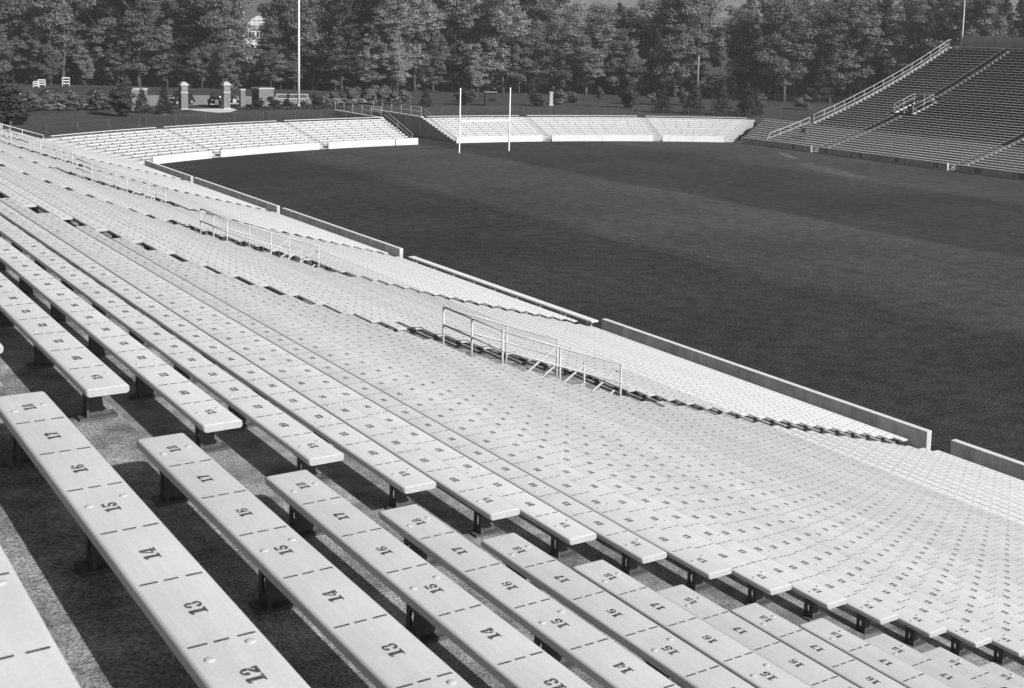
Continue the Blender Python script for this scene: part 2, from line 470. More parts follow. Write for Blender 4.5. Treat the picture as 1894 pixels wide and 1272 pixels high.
def grandstand(far):
    X = mirror(far)
    if far: t = thing('grandstand', 'stepped concrete grandstand across the field, dark upper rows over pale lower ones', 'grandstand', (2 * C_AX - 15, 60, 0))
    else: t = thing('grandstand', 'stepped concrete grandstand with numbered seats sloping down to the playing field', 'grandstand', (15, 40, 0))
    ox, oy = t.location.x, t.location.y
    def P(d, s, z): return (X(d) - ox, s - oy, z)
    for k in range(K_TOP, K_BOT + 1):
        mb = MB()
        z = treadZ(k); z2 = treadZ(k + 1) if k < K_BOT else 0.06
        d0 = nose(k - 1) if k > K_TOP else (-0.8)
        d1 = nose(k)
        for a, b in step_pieces(k, far):
            # concrete slab with a slightly rounded nosing, solid down to the next tread
            prof = [(d0, z), (d1 - .02, z), (d1 - .006, z - .006), (d1, z - .02), (d1, z2 - 0.03), (d0, z2 - 0.03)]
            i = len(mb.v)
            n = len(prof)
            mb.v += [P(d, a, zz) for d, zz in prof] + [P(d, b, zz) for d, zz in prof]
            for q in range(n):
                mb.f.append((i + q, i + (q + 1) % n, i + n + (q + 1) % n, i + n + q)); mb.sm.append(False)
            mb.f.append(tuple(range(i, i + n))); mb.sm.append(False)
            mb.f.append(tuple(range(i + n, i + 2 * n))); mb.sm.append(False)
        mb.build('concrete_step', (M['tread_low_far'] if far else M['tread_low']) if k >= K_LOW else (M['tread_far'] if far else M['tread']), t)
    # footway in front of the first row
    mb = MB()
    a, b = (30.0 if far else -14.0), bis_s(0.9)
    xa, xb = sorted((X(nose(K_BOT)) - ox, X(D_NEAR - .2) - ox))
    mb.box((xa, a - oy, -.2), (xb, b - oy, 0.06))
    mb.build('footway', M['tread_low'], t)
    # walls that close the stand at its end and back
    end = END_F if far else END_N
    mb = MB()
    prof = [(nose(k), treadZ(k) + .12) for k in range(K_TOP, K_LOW)]
    poly = [(X(d) - ox, z) for d, z in [(-0.85, 0)] + [(-0.85, treadZ(K_TOP) + .2)] + prof + [(prof[-1][0], 0)]]
    mb.prism(poly, end - oy + .003, end - oy + .22)
    mb.build('end_wall', M['wall_dark'], t)
    mb = MB()
    xa, xb = sorted((X(-0.82) - ox, X(-1.05) - ox))
    zt = 12.22
    mb.box((xa, (30 if far else -14) - oy, 0), (xb, end - .6 - oy, zt))
    xa, xb = sorted((X(-0.78) - ox, X(-1.09) - ox))
    mb.box((xa, (30 if far else -14) - oy, zt + .002), (xb, end - .55 - oy, zt + .09))
    mb.build('parapet', M['wall_dark'], t)
    # openings with stairs that lead down below the stand
    for S in (AISLE_F[:1] if far else AISLE_N[1:]):
        dA, dB = nose(VOM_ROWS[0] - 1), nose(VOM_ROWS[1])
        for sg in (-1, 1):
            mb = MB()
            poly = []
            for k in range(VOM_ROWS[0], VOM_ROWS[1] + 1):
                poly += [(X(nose(k - 1)) - ox, treadZ(k) + .10), (X(nose(k)) - ox, treadZ(k) + .10 - (.30 if k == VOM_ROWS[1] else 0.0))]
            ptop = [(X(dA) - ox, treadZ(VOM_ROWS[0]) + .12), (X(dB) - ox, treadZ(VOM_ROWS[1]) + .0)]
            poly = ptop + [(X(dB) - ox, 1.0), (X(dA) - ox, 1.0)]
            y = S + sg * (VW - .08) - oy
            mb.prism(poly, y - .079, y + .077)
            mb.build('stairwell_wall', M['wall_cap'] if far else M['tread'], t)
        mb = MB()
        xa, xb = sorted((X(dA) - ox, X(dA + .15) - ox))
        mb.box((xa, S - VW + .16 - oy, 1.0), (xb, S + VW - .16 - oy, treadZ(VOM_ROWS[0] - 1) - .03))
        mb.build('stairwell_back', M['wall_dark'], t)
        for i in range(9):
            mb = MB()
            d1 = dB - .02 - i * .30
            zt = treadZ(VOM_ROWS[1] + 1) - .17 * i
            xa, xb = sorted((X(d1) - ox, X(d1 - .30) - ox))
            mb.box((xa, S - VW + .16 - oy, zt - .35), (xb, S + VW - .16 - oy, zt - .004))
            mb.build('stair_step', M['tread'], t)
    # small half steps in the aisles of the far stand
    if far:
        for S in AISLE_F:
            for k in range(K_TOP, K_BOT):
                if VOM_ROWS[0] - 1 <= k <= VOM_ROWS[1] and S == AISLE_F[0]: continue
                if not in_frame([(X(rowD(k)), S, treadZ(k))], 20): continue
                mb = MB()
                d = nose(k)
                r = treadZ(k) - treadZ(k + 1)
                xa, xb = sorted((X(d + .004) - ox, X(d + .30) - ox))
                mb.box((xa, S - .42 - oy, treadZ(k + 1) - .02), (xb, S + .02 - oy, treadZ(k + 1) + r * .52))
                mb.build('aisle_step', M['wall_cap'], t)
    return t
stand_near = grandstand(False)
stand_far = grandstand(True)

# curved end stand: steps between the corner aisles, split by the tunnel
t_end = thing('grandstand', 'low curved white grandstand closing the end of the field behind the goal posts', 'grandstand', (63.4, 117, 0))
eo = t_end.location
DEL0 = D_NEAR - rowD(K_BOT)         # row centre behind the wall face
def del_k(k): return D_NEAR - rowD(k)
def arc_strip(mb, r0, r1, z0, z1, a0, a1, n):
    """closed ring segment; r0 < r1, top z1, bottom z0"""
    i = len(mb.v)
    for j in range(n + 1):
        a = a0 + (a1 - a0) * j / n
        for r, z in ((r0, z0), (r1, z0), (r1, z1), (r0, z1)):
            x, y = arc_pt(r, a)
            mb.v.append((x - eo.x, y - eo.y, z))
    for j in range(n):
        b = i + j * 4
        for q in range(4):
            mb.f.append((b + q, b + (q + 1) % 4, b + 4 + (q + 1) % 4, b + 4 + q)); mb.sm.append(False)
    mb.f.append((i, i + 1, i + 2, i + 3)); mb.f.append((i + 4 * n, i + 4 * n + 1, i + 4 * n + 2, i + 4 * n + 3)); mb.sm += [False, False]
def t_ang(r, x): return math.asin((x - ARC_C[0]) / r)
for side in (-1, 1):
    for k in range(K_BOT, K_LOW - 1, -1):
        r0 = R_ARC + del_k(k) - 0.135
        r1 = R_ARC + del_k(k - 1) - 0.135 if k > K_LOW else R_BACK
        lim = arc_limit(del_k(k))
        mb = MB()
        zt = treadZ(k)
        if side < 0: a0, a1 = -lim, t_ang(r0, T0)
        else: a0, a1 = t_ang(r0, T1), lim
        arc_strip(mb, r0, r1, (treadZ(k + 1) if k < K_BOT else 0.06) - .03, zt, a0, a1, 22)
        mb.build('concrete_step', M['tread_low'], t_end)
    mb = MB()
    lim = arc_limit(0.4)
    if side < 0: a0, a1 = -lim, t_ang(R_ARC, T0)
    else: a0, a1 = t_ang(R_ARC, T1), lim
    arc_strip(mb, R_ARC + .2, R_ARC + DEL0 - .135, -.2, 0.06, a0, a1, 22)
    mb.build('footway', M['tread_low'], t_end)
    mb = MB()
    lim = arc_limit(7.4)
    if side < 0: a0, a1 = -lim, t_ang(R_BACK, T0)
    else: a0, a1 = t_ang(R_BACK, T1), lim
    arc_strip(mb, R_BACK - .2, R_BACK - .003, 0.2, treadZ(K_LOW) - .03, a0, a1, 22)
    mb.build('back_wall', M['wall'], t_end)

# tunnel: floor and side walls
mb = MB()
mb.face([(T0, 113.5, .004), (T1, 113.5, .004), (T1, 123, .004), (T0, 123, .004)])
mb.face([(T0, 123, .004), (T1, 123, .004), (T1, T_END, GZ), (T0, T_END, GZ)])
tag(mb.build('ramp', M['field']), kind='structure')
for x0, x1, lab in ((T0 - .25, T0, 'concrete side wall of the tunnel ramp, the one under the flagpole side'), (T1, T1 + .25, 'broad shaded concrete side wall of the tunnel ramp nearest the goal posts')):
    t = thing('tunnel_wall', lab, 'wall', ((x0 + x1) / 2, 124, 0))
    ya = arc_pt(R_ARC, math.asin((x0 - ARC_C[0]) / R_ARC))[1] + .3
    mb = MB()
    prof = [(ya, 0)]
    for k in range(K_BOT, K_LOW - 1, -1):
        r0 = R_ARC + del_k(k) - .135
        y = arc_pt(r0, math.asin((x0 - ARC_C[0]) / r0))[1]
        prof += [(y, treadZ(k + 1) + .06 if k < K_BOT else .2), (y, treadZ(k) + .06)]
    prof += [(133.6, treadZ(K_LOW) + .06), (133.6, 0)]
    mb.prism([(y - 124, z) for y, z in prof], -.125, .125, 'x')
    mb.build('wall_face', M['wall_dark'], t)
    mb = MB()
    yb = arc_pt(R_BACK, math.asin((x0 - ARC_C[0]) / R_BACK))[1]
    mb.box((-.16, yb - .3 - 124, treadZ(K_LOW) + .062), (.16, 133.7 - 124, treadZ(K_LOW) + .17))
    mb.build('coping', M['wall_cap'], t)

# ---------------------------------------------------------------- bench pieces
def arcband(cx, cy, rx, ry, a0, a1, w0, w1, n=7):
    """thick-and-thin curved stroke: quads between an outer and an inner ellipse; w0 width at the sides, w1 at top and foot"""
    q = []
    pr = None
    for j in range(n + 1):
        a = math.radians(a0 + (a1 - a0) * j / n)
        c, s = math.cos(a), math.sin(a)
        w = w1 + (w0 - w1) * abs(c) ** 1.3
        o = (cx + rx * c, cy + ry * s); i = (cx + (rx - w) * c, cy + (ry - w) * s)
        if pr: q.append([pr[0], o, i, pr[1]])
        pr = (o, i)
    return q
def disc(cx, cy, r):
    return [[(cx + r * math.cos(t * math.pi / 3), cy + r * math.sin(t * math.pi / 3)) for t in range(6)]]
def rect(a, b, c, d): return [[(a, b), (c, b), (c, d), (a, d)]]
GLYPH = {
    '0': arcband(.31, .5, .33, .5, 98, 262, .25, .08) + arcband(.31, .5, .33, .5, -82, 82, .25, .08),
    '1': rect(.15, .11, .44, 1.0) + rect(.0, 0, .62, .09) + [[(.0, .76), (.13, .84), (.13, 1.0), (.0, .92)]],
    '2': arcband(.3, .68, .32, .32, -35, 140, .25, .08) + disc(.12, .70, .15) + [[(.34, .50), (.60, .50), (.28, .2), (.0, .2)]] + rect(.0, 0, .63, .17) + rect(.48, .19, .63, .30),
    '3': arcband(.3, .74, .29, .26, -70, 150, .22, .09) + arcband(.3, .27, .33, .27, -150, 75, .24, .09) + disc(.11, .76, .13) + disc(.10, .24, .14),
    '4': rect(.32, .32, .57, 1.0) + rect(.2, 0, .68, .10) + rect(.33, .12, .56, .20) + rect(-.03, .22, .66, .31) + [[(.28, 1.0), (.28, .78), (.1, .33), (-.03, .33)]],
    '5': rect(.06, .84, .58, 1.0) + rect(.05, .54, .14, .83) + arcband(.3, .31, .33, .31, -150, 130, .25, .09) + disc(.11, .24, .14),
    '6': arcband(.31, .5, .33, .5, 95, 265, .25, .08) + arcband(.34, .28, .30, .28, -85, 120, .23, .07) + disc(.5, .8, .13),
    '7': rect(.0, .82, .62, 1.0) + rect(.0, .68, .12, .81) + [[(.60, .80), (.36, .80), (.13, .0), (.42, .0)]],
    '8': arcband(.31, .745, .28, .255, 100, 260, .20, .08) + arcband(.31, .745, .28, .255, -80, 80, .20, .08) + arcband(.31, .26, .34, .26, 100, 260, .24, .08) + arcband(.31, .26, .34, .26, -80, 80, .24, .08),
    '9': arcband(.31, .5, .33, .5, -85, 85, .25, .08) + arcband(.28, .72, .30, .28, 95, 300, .23, .07) + disc(.12, .2, .13),
}
DIG_H = 0.0505
def add_number(mb, txt, s_mid, z, dx=0.0):
    """seat number read from the field side: reading direction +y, digit tops towards -x"""
    w = 0.86 * DIG_H
    s0 = s_mid - w * len(txt) / 2
    for i, ch in enumerate(txt):
        for poly in GLYPH[ch]:
            mb.face([(dx + DIG_H / 2 - v * DIG_H, s0 + i * w + u * DIG_H * 1.2, z) for u, v in poly])
DASH_HALF = 0.0965
def add_dashes(mb, s, z, gr):
    t = .005
    e = gr.gauss(0, .004)
    for a, b in ((0, .286), (.384, .607), (.736, 1.0)):
        xa, xb = -DASH_HALF + 2 * DASH_HALF * a, -DASH_HALF + 2 * DASH_HALF * b
        mb.face([(xa, s - t, z), (xb, s - t + e * (b - a), z), (xb, s + t + e * (b - a), z), (xa, s + t, z)])

def board_section():
    """bull-nosed plank seen end on, top at z = 0"""
    r = .017
    pts = []
    for cx, cz, a0 in ((BW / 2 - r, -r, 90), (BW / 2 - r, -BT + r, 0), (-BW / 2 + r, -BT + r, -90), (-BW / 2 + r, -r, -180)):
        for j in range(4):
            a = math.radians(a0 - 30 * j)
            pts.append((cx + r * math.cos(a), cz + r * math.sin(a)))
    return pts
def board_mesh(L, mat, name='board'):
    mb = MB()
    sec = board_section()
    n = len(sec)
    rings = [(0.0, .86), (.005, .96), (.014, 1.0), (L - .014, 1.0), (L - .005, .96), (L, .86)]
    for s, g in rings:
        e = (1 - g) * .09
        for x, z in sec:
            mb.v.append((x - math.copysign(e * .5, x), s, -BT / 2 + (z + BT / 2) * g))
    for j in range(len(rings) - 1):
        for q in range(n):
            mb.f.append((j * n + q, j * n + (q + 1) % n, (j + 1) * n + (q + 1) % n, (j + 1) * n + q)); mb.sm.append(True)
    mb.f.append(tuple(range(n))); mb.f.append(tuple((len(rings) - 1) * n + q for q in range(n))[::-1]); mb.sm += [False, False]
    me = mb.mesh(name, mat, fix=True)
    me.materials.append(M['dimmed_tip'])
    for p in me.polygons:
        if abs(p.normal.y) > .6: p.material_index = 1
    me.set_sharp_from_angle(angle=math.radians(35))
    return me
def marks_mesh(nums, L, pitch, off, seed=0):
    mb = MB(); gr = random.Random(seed)
    for i, t in enumerate(nums):
        s = off + pitch * (i + .5)
        if s < .1 or s > L - .1: continue
        add_number(mb, str(t), s + gr.gauss(0, .006), .0018, gr.gauss(0, .004))
        if i and .08 < off + pitch * i < L - .08: add_dashes(mb, off + pitch * i + gr.gauss(0, .003), .0018, gr)
    return mb.mesh('seat_numbers', M['ink'])
def bracket_spots(L, at_end):
    n = max(2, round((L - .5) / 1.19) + 1)
    sp = (L - .5) / (n - 1)
    return [.25 + sp * i for i in range(n)]
def bolts_mesh(spots):
    mb = MB()
    for s in spots:
        for x in (-.066, .066):
            mb.lathe([(.0155, 0), (.0155, .0015), (.011, .0035), (.004, .0045)], (x, s + .035 * (1 if x > 0 else -.3), .0005), 8)
    return mb.mesh('bolt_heads', M['bolt'])
def add_bracket(mb, s):
    h0, h1 = -SEAT_H, -BT
    mb.box((-.105, s - .055, h0 + .002), (.105, s + .055, h0 + .016))             # foot plate
    mb.box((-.095, s - .045, h1 - .014), (.095, s + .045, h1 - .001))             # top plate
    # cross web with a slot, at the stand side
    x0, x1 = -.066, -.054
    hz = [(-.05, h0 + .016), (.05, h0 + .016), (.05, h1 - .014), (-.05, h1 - .014)]
    slot = [(.022 * math.cos(a), (h0 + h1) / 2 + .045 * math.sin(a)) for a in [math.radians(225 + 45 * j) for j in range(8)]]
    outer = [hz[0], (0, hz[0][1]), hz[1], (.05, (h0 + h1) / 2), hz[2], (0, hz[2][1]), hz[3], (-.05, (h0 + h1) / 2)]
    for x in (x0, x1):
        for j in range(8):
            a, b = outer[j], outer[(j + 1) % 8]
            c, d = slot[(j + 1) % 8], slot[j]
            mb.face([(x, s + a[0], a[1]), (x, s + b[0], b[1]), (x, s + c[0], c[1]), (x, s + d[0], d[1])])
    for j in range(8):
        c, d = slot[(j + 1) % 8], slot[j]
        mb.face([(x0, s + c[0], c[1]), (x1, s + c[0], c[1]), (x1, s + d[0], d[1]), (x0, s + d[0], d[1])])
        a, b = outer[j], outer[(j + 1) % 8]
        mb.face([(x0, s + a[0], a[1]), (x1, s + a[0], a[1]), (x1, s + b[0], b[1]), (x0, s + b[0], b[1])])
    # long web, flared gusset towards the field
    poly = [(-.054, h0 + .016), (.085, h0 + .016), (.035, h0 + .06), (.028, h1 - .06), (.088, h1 - .014), (-.054, h1 - .014)]
    mb.prism(poly, s - .007, s + .007)
_bm = MB(); add_bracket(_bm, 0.0)
BRACKET = _bm.mesh('bracket', M['iron'])
def brackets_mesh(spots, simple, mat):
    mb = MB()
    for s in spots:
        if simple:
            mb.box((-.09, s - .045, -SEAT_H + .002), (.09, s + .045, -SEAT_H + .016))
            mb.box((-.07, s - .012, -SEAT_H + .016), (.06, s + .012, -BT - .001))
            mb.box((-.085, s - .04, -BT - .014), (.085, s + .04, -BT - .0012))
        else: add_bracket(mb, s)
    return mb.mesh('brackets', mat)

# ---------------------------------------------------------------- benches of the near stand
PITCH_SEAT = 0.4417
NSEC = []                                                   # (s0, s1, seat numbers from s0, pitch)
NSEC.append((AISLE_N[0] - .46 - 18 * PITCH_SEAT, AISLE_N[0] - .46, list(range(1, 19)), PITCH_SEAT))
loopnums = list(range(19, 37)) + list(range(1, 19))
for j in range(1, 6):
    a, b = AISLE_N[j - 1] + (.46 if j == 1 else .54), AISLE_N[j] - .54
    NSEC.append((a, b, loopnums, (b - a) / 36))
NSEC.append((AISLE_N[5] + .46, END_N - .25, loopnums[:25], (END_N - .25 - AISLE_N[5] - .46) / 25))
BLOCK = ['on the camera side of the nearest aisle', 'between the nearest and second aisles', 'between the second and third aisles', 'between the third and fourth aisles',
         'between the fourth and fifth aisles', 'between the fifth and sixth aisles', 'past the farthest aisle']
WIDE = range(19, 28)                                        # rows beside the stairwells, cut back to leave a way round
def bench_span(k, j):
    a, b, nums, p = NSEC[j]
    off = 0.0
    if k in WIDE:
        if j >= 2: off = -1.64; a = a + 1.64
        if 1 <= j <= 5: b -= .92
    if k >= K_LOW and j == 6:
        b2 = bis_s(D_NEAR - rowD(k)) - .2
        nums = nums + list(range(8, 8 + int((b2 - b) / p))); b = b2
    return a, b, nums, p, off
cand = []
for k in range(K_TOP, K_BOT + 1):
    for j in range(len(NSEC)):
        a, b, nums, p, off = bench_span(k, j)
        x, z = rowD(k), rowZ(k)
        pts = [(x, a + (b - a) * i / 24, z) for i in range(25)]
        if not in_frame(pts, 60): continue
        vis = [project(q) for q in pts]
        ar = 0.0
        for q0, q1 in zip(vis, vis[1:]):
            if q0 and q1 and all(-50 < v[0] < 1944 and -50 < v[1] < 1322 for v in (q0, q1)):
                ar += math.hypot(q1[0] - q0[0], q1[1] - q0[1]) * F_PX / q0[2] * BW
        cand.append((ar, k, j))
cand.sort(reverse=True)
KEEP = 300
mesh_cache = {}
def section_meshes(k, j, low):
    a, b, nums, p, off = bench_span(k, j)
    key = (j, round(a, 3), round(b, 3), low, k % 5 if j < 2 else k % 2)
    if key not in mesh_cache:
        L = b - a
        sp = bracket_spots(L, True)
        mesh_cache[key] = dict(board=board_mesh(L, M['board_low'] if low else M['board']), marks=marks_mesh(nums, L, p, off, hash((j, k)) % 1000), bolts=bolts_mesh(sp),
                               spots=sp, br=brackets_mesh(sp, j >= 3, M['iron']))
    return mesh_cache[key]
rest = MB(); rest_n = 0
for idx, (ar, k, j) in enumerate(cand):
    a, b, nums, p, off = bench_span(k, j)
    x, z = rowD(k), rowZ(k)
    if idx >= KEEP:
        i = len(rest.v)
        rest.box((x - BW / 2, a, z - BT), (x + BW / 2, b, z))
        for s in bracket_spots(b - a, True): rest.box((x - .07, a + s - .03, z - SEAT_H + .002), (x + .07, a + s + .03, z - BT))
        rest_n += 1
        continue
    low = k >= K_LOW
    ms = section_meshes(k, j, low)
    kind = 'whiter numbered bench' if low else 'grey numbered bench'
    root = thing('numbered_bench', f'{kind}, {ordinal(k + 2)} row down, {BLOCK[j]}', 'bench', (x, a, z), 0, 'numbered benches of the near stand')
    put('board', ms['board'], root)
    tag(put('seat_numbers', ms['marks'], root), kind='stuff')
    if j <= 2: tag(put('bolt_heads', ms['bolts'], root), kind='stuff')
    if (j == 0 or (j == 1 and k <= 14)):
        for s in ms['spots']:
            put('bracket', BRACKET, root, (0, s, 0))
    else:
        tag(put('brackets', ms['br'], root), kind='stuff')
if rest.v: tag(rest.build('distant_benches', M['board']), 'many tiny grey benches in the far rows of the near stand', 'benches', kind='stuff')

# ---------------------------------------------------------------- benches of the far stand
FSEC = [(AISLE_F[0] + .46, END_F - .2, 'the end block beside the white railing'), (AISLE_F[1] + .46, AISLE_F[0] - .46, 'the middle block around the stairwell'), (59.5, AISLE_F[1] - .46, 'the block past the second far aisle')]
fcache = {}
for k in range(K_BOT, K_TOP - 1, -1):
    x = 2 * C_AX - rowD(k); z = rowZ(k)
    for j, (a, b, nm) in enumerate(FSEC):
        if k >= K_LOW and j == 0: b = bis_s(D_NEAR - rowD(k)) - .3
        if k in range(19, 27):
            if j == 0: a += 1.1
            if j == 1: b -= 1.1
        if not in_frame([(x, a + (b - a) * i / 12, z) for i in range(13)], 10): continue
        low = k >= K_LOW
        key = (round(b - a, 3), low)
        if key not in fcache:
            sp = bracket_spots(b - a, True)
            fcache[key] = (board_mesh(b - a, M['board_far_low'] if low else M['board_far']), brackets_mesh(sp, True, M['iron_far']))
        bo, br = fcache[key]
        root = thing('plank_bench', f'{"pale" if low else "dark-backed"} plank bench, {ordinal(K_BOT - k + 1)} row up across the field, {nm}', 'bench', (x, a, z), 0, 'benches of the far stand')
        put('board', bo, root)
        tag(put('brackets', br, root), kind='stuff')

# ---------------------------------------------------------------- curved benches of the end stand
A_GAP = [math.radians(11.85), math.radians(23.35)]
ESEC = []
def esec(k):
    d = del_k(k); r = R_ARC + d; lim = arc_limit(d) - .9 / r
    g = .48 / r
    L = [(-lim, -A_GAP[1] - g), (-A_GAP[1] + g, -A_GAP[0] - g), (-A_GAP[0] + g, t_ang(r, T0 - .45)), (t_ang(r, T1 + .45), A_GAP[0] - g), (A_GAP[0] + g, A_GAP[1] - g), (A_GAP[1] + g, lim)]
    return r, L
EN = ['in the corner behind the near wall', 'in the block below the gate pillars', 'on the flagpole side of the tunnel', 'right behind the goal posts',
      'in the second block past the goal', 'next to the far grandstand']
for k in range(K_BOT, K_LOW - 1, -1):
    r, L = esec(k)
    z = rowZ(k)
    for j, (a0, a1) in enumerate(L):
        am = (a0 + a1) / 2
        c = arc_pt(r, am)
        n = 8
        mb = MB()
        i = 0
        for q in range(n + 1):
            a = a0 + (a1 - a0) * q / n
            for rr, zz in ((r - BW / 2, -BT + .008), (r - BW / 2, -.01), (r - BW / 2 + .01, 0), (r + BW / 2 - .01, 0), (r + BW / 2, -.01), (r + BW / 2, -BT)):
                p = arc_pt(rr, a); mb.v.append((p[0] - c[0], p[1] - c[1], zz))
        for q in range(n):
            for e in range(6):
                mb.f.append((q * 6 + e, q * 6 + (e + 1) % 6, q * 6 + 6 + (e + 1) % 6, q * 6 + 6 + e)); mb.sm.append(False)
        mb.f.append(tuple(range(6))); mb.f.append(tuple(n * 6 + e for e in range(6))); mb.sm += [False, False]
        root = thing('curved_bench', f'white curved plank bench, {ordinal(K_BOT - k + 1)} row up, {EN[j]}', 'bench', (c[0], c[1], z), 0, 'curved benches of the end stand')
        mb.build('board', M['board_end'], root)
        mb = MB()
        L_ = r * (a1 - a0); nb = max(2, round(L_ / 1.5) + 1)
        for q in range(nb):
            a = a0 + (a1 - a0) * (q + .12) / (nb - .76) if nb > 2 else a0 + (a1 - a0) * (.1 + .8 * q)
            a = min(a, a1 - .1 / r)
            p = arc_pt(r, a)
            mb.obox((p[0] - c[0], p[1] - c[1], (-SEAT_H - BT) / 2), (.022, .08, (SEAT_H - BT) / 2 - .003), -a)
        tag(mb.build('brackets', M['iron_far'], root), kind='stuff')

# ---------------------------------------------------------------- low walls round the field
def wall_run(x0, x1, y0, y1, label, joints=1, group='low walls round the field', cap=True, cat='wall', z1=.655):
    """straight low wall along y in cast panels with a narrow joint between them"""
    t = thing('field_wall', label, cat, ((x0 + x1) / 2, (y0 + y1) / 2, 0), 0, group)
    n = joints + 1
    hw = (x1 - x0) / 2
    L = (y1 - y0)
    for i in range(n):
        a = -L / 2 + L * i / n + (.006 if i else 0); b = -L / 2 + L * (i + 1) / n - (.006 if i < n - 1 else 0)
        mb = MB()
        c = .012
        poly = [(-hw, -.3), (hw, -.3), (hw, z1 - c), (hw - c, z1), (-hw + c, z1), (-hw, z1 - c)]
        mb.prism(poly, a, b)
        w_ = mb.build('wall_panel', M['wall'], t)
        mb = MB(); mb.box((-hw - .002, a + .001, z1 - .008), (hw + .002, b - .001, z1 + .014)); mb.build('coping', M['wall_cap'], w_)  # added strip: paler copy of the wall concrete stands in for its sunlit top
    return t
X0, X1 = D_NEAR - .2, D_NEAR
wall_run(X0, X1, -14, 23.2, 'low concrete wall of the near sideline ending at the picture edge', 2)
wall_run(X0, X1, 24.06, 40.3, 'long low concrete wall beside the nearest railed stairwell', 1)
wall_run(X0, X1, 57.95, 73.85, 'low concrete wall beyond the open bench at the near sideline', 1)
wall_run(X0, X1, 74.65, 90.75, 'low concrete wall, second from the curved end along the near sideline', 1)
wall_run(X0, X1, 91.35, 102.9, 'short last wall of the near sideline at the curved end', 1)
# open front bench where the wall is left out
t = thing('front_bench', 'long white bench without a wall at the edge of the field', 'bench', (D_NEAR - .02, 41.0, .42))
mb = MB(); mb.box((-.17, 0, -.06), (.17, 16.0, 0)); mb.build('board', M['board_low'], t)
for i in range(9):
    mb = MB(); mb.box((-.12, .4 + 1.9 * i - .05, -.42), (.12, .4 + 1.9 * i + .05, -.061)); mb.build('leg', M['wall_dark'], t)

FW = [(93.45, 104.0, 'shaded far sideline wall painted with the number nought', 2), (76.35, 92.42, 'shaded far sideline wall painted with five, ten, fifteen and twenty', 2), (56.0, 75.42, 'shaded far sideline wall painted with twenty-five and thirty', 3)]
GOAL_S = 95.961
far_walls = []
for y0, y1, lab, nj in FW:
    far_walls.append(wall_run(D_FAR, D_FAR + .2, y0, y1, lab, nj, 'low walls round the field', z1=.66))
def text_mesh(txt, size, mat, depth=.004):
    cu = bpy.data.curves.new('lettering', 'FONT')
    cu.body = txt; cu.size = size; cu.align_x = 'CENTER'; cu.align_y = 'CENTER'; cu.extrude = depth
    o = bpy.data.objects.new('lettering', cu); COL.objects.link(o)
    dg = bpy.context.evaluated_depsgraph_get()
    me = bpy.data.meshes.new_from_object(o.evaluated_get(dg))
    bpy.data.objects.remove(o)
    me.name = 'lettering'
    me.materials.clear(); me.materials.append(mat)
    return me
# yard numbers painted on the far wall, facing the field
for i, txt in enumerate(['0', '5', '10', '15', '20', '25', '30']):
    s = GOAL_S - 4.572 * i
    w = next(w for w, (y0, y1, _, _) in zip(far_walls, FW) if y0 < s < y1)
    mb = MB()
    # condensed block figures made of straight strokes
    SEG = {'0': ['T', 'B', 'L', 'R'], '1': ['M'], '2': ['T', 'RU', 'C', 'LL', 'B'], '3': ['T', 'R', 'C', 'B'], '5': ['T', 'LU', 'C', 'RL', 'B']}
    h, wd, st, gap = .43, .25, .085, .07
    tot = sum((.095 if c == '1' else wd) for c in txt) + gap * (len(txt) - 1)
    u = -tot / 2
    for ch in txt:
        cw = .095 if ch == '1' else wd
        R = {'T': (0, h - st, cw, h), 'B': (0, 0, cw, st), 'L': (0, 0, st, h), 'R': (cw - st, 0, cw, h), 'M': (0, 0, cw, h), 'C': (0, h / 2 - st / 2, cw, h / 2 + st / 2),
             'RU': (cw - st, h / 2, cw, h), 'LU': (0, h / 2, st, h), 'RL': (cw - st, 0, cw, h / 2), 'LL': (0, 0, st, h / 2)}
        for g in SEG[ch]:
            a, b, c, d = R[g]
            # seen from the field the reading direction runs towards -y
            y1_, y0_ = -(u + a), -(u + c)
            e = 0.0002 * len(mb.f)
            mb.face([(-.1035 - e, y0_ + s - w.location.y, .13 + b), (-.1035 - e, y1_ + s - w.location.y, .13 + b), (-.1035 - e, y1_ + s - w.location.y, .13 + d), (-.1035 - e, y0_ + s - w.location.y, .13 + d)])
        u += cw + gap
    o = mb.build('painted_number', M['number'], w)
    o['kind'] = 'stuff'
# steps in the gaps of the far wall
for y0, y1 in ((92.42, 93.45), (75.42, 76.35)):
    t = thing('field_steps', 'white steps up from the field in the far wall gap ' + ('by the number nought' if y0 > 80 else 'by the number twenty'), 'steps', (D_FAR + .3, (y0 + y1) / 2, 0), 0, 'steps in the wall gaps')
    for i, (zz, xx) in enumerate(((.10, -.05), (.24, .25), (.36, .5))):
        mb = MB(); mb.box((xx, y0 - t.location.y + .03, zz - .05), (xx + .3, y1 - t.location.y - .03, zz + .03)); mb.build('step', M['wall_cap'], t)

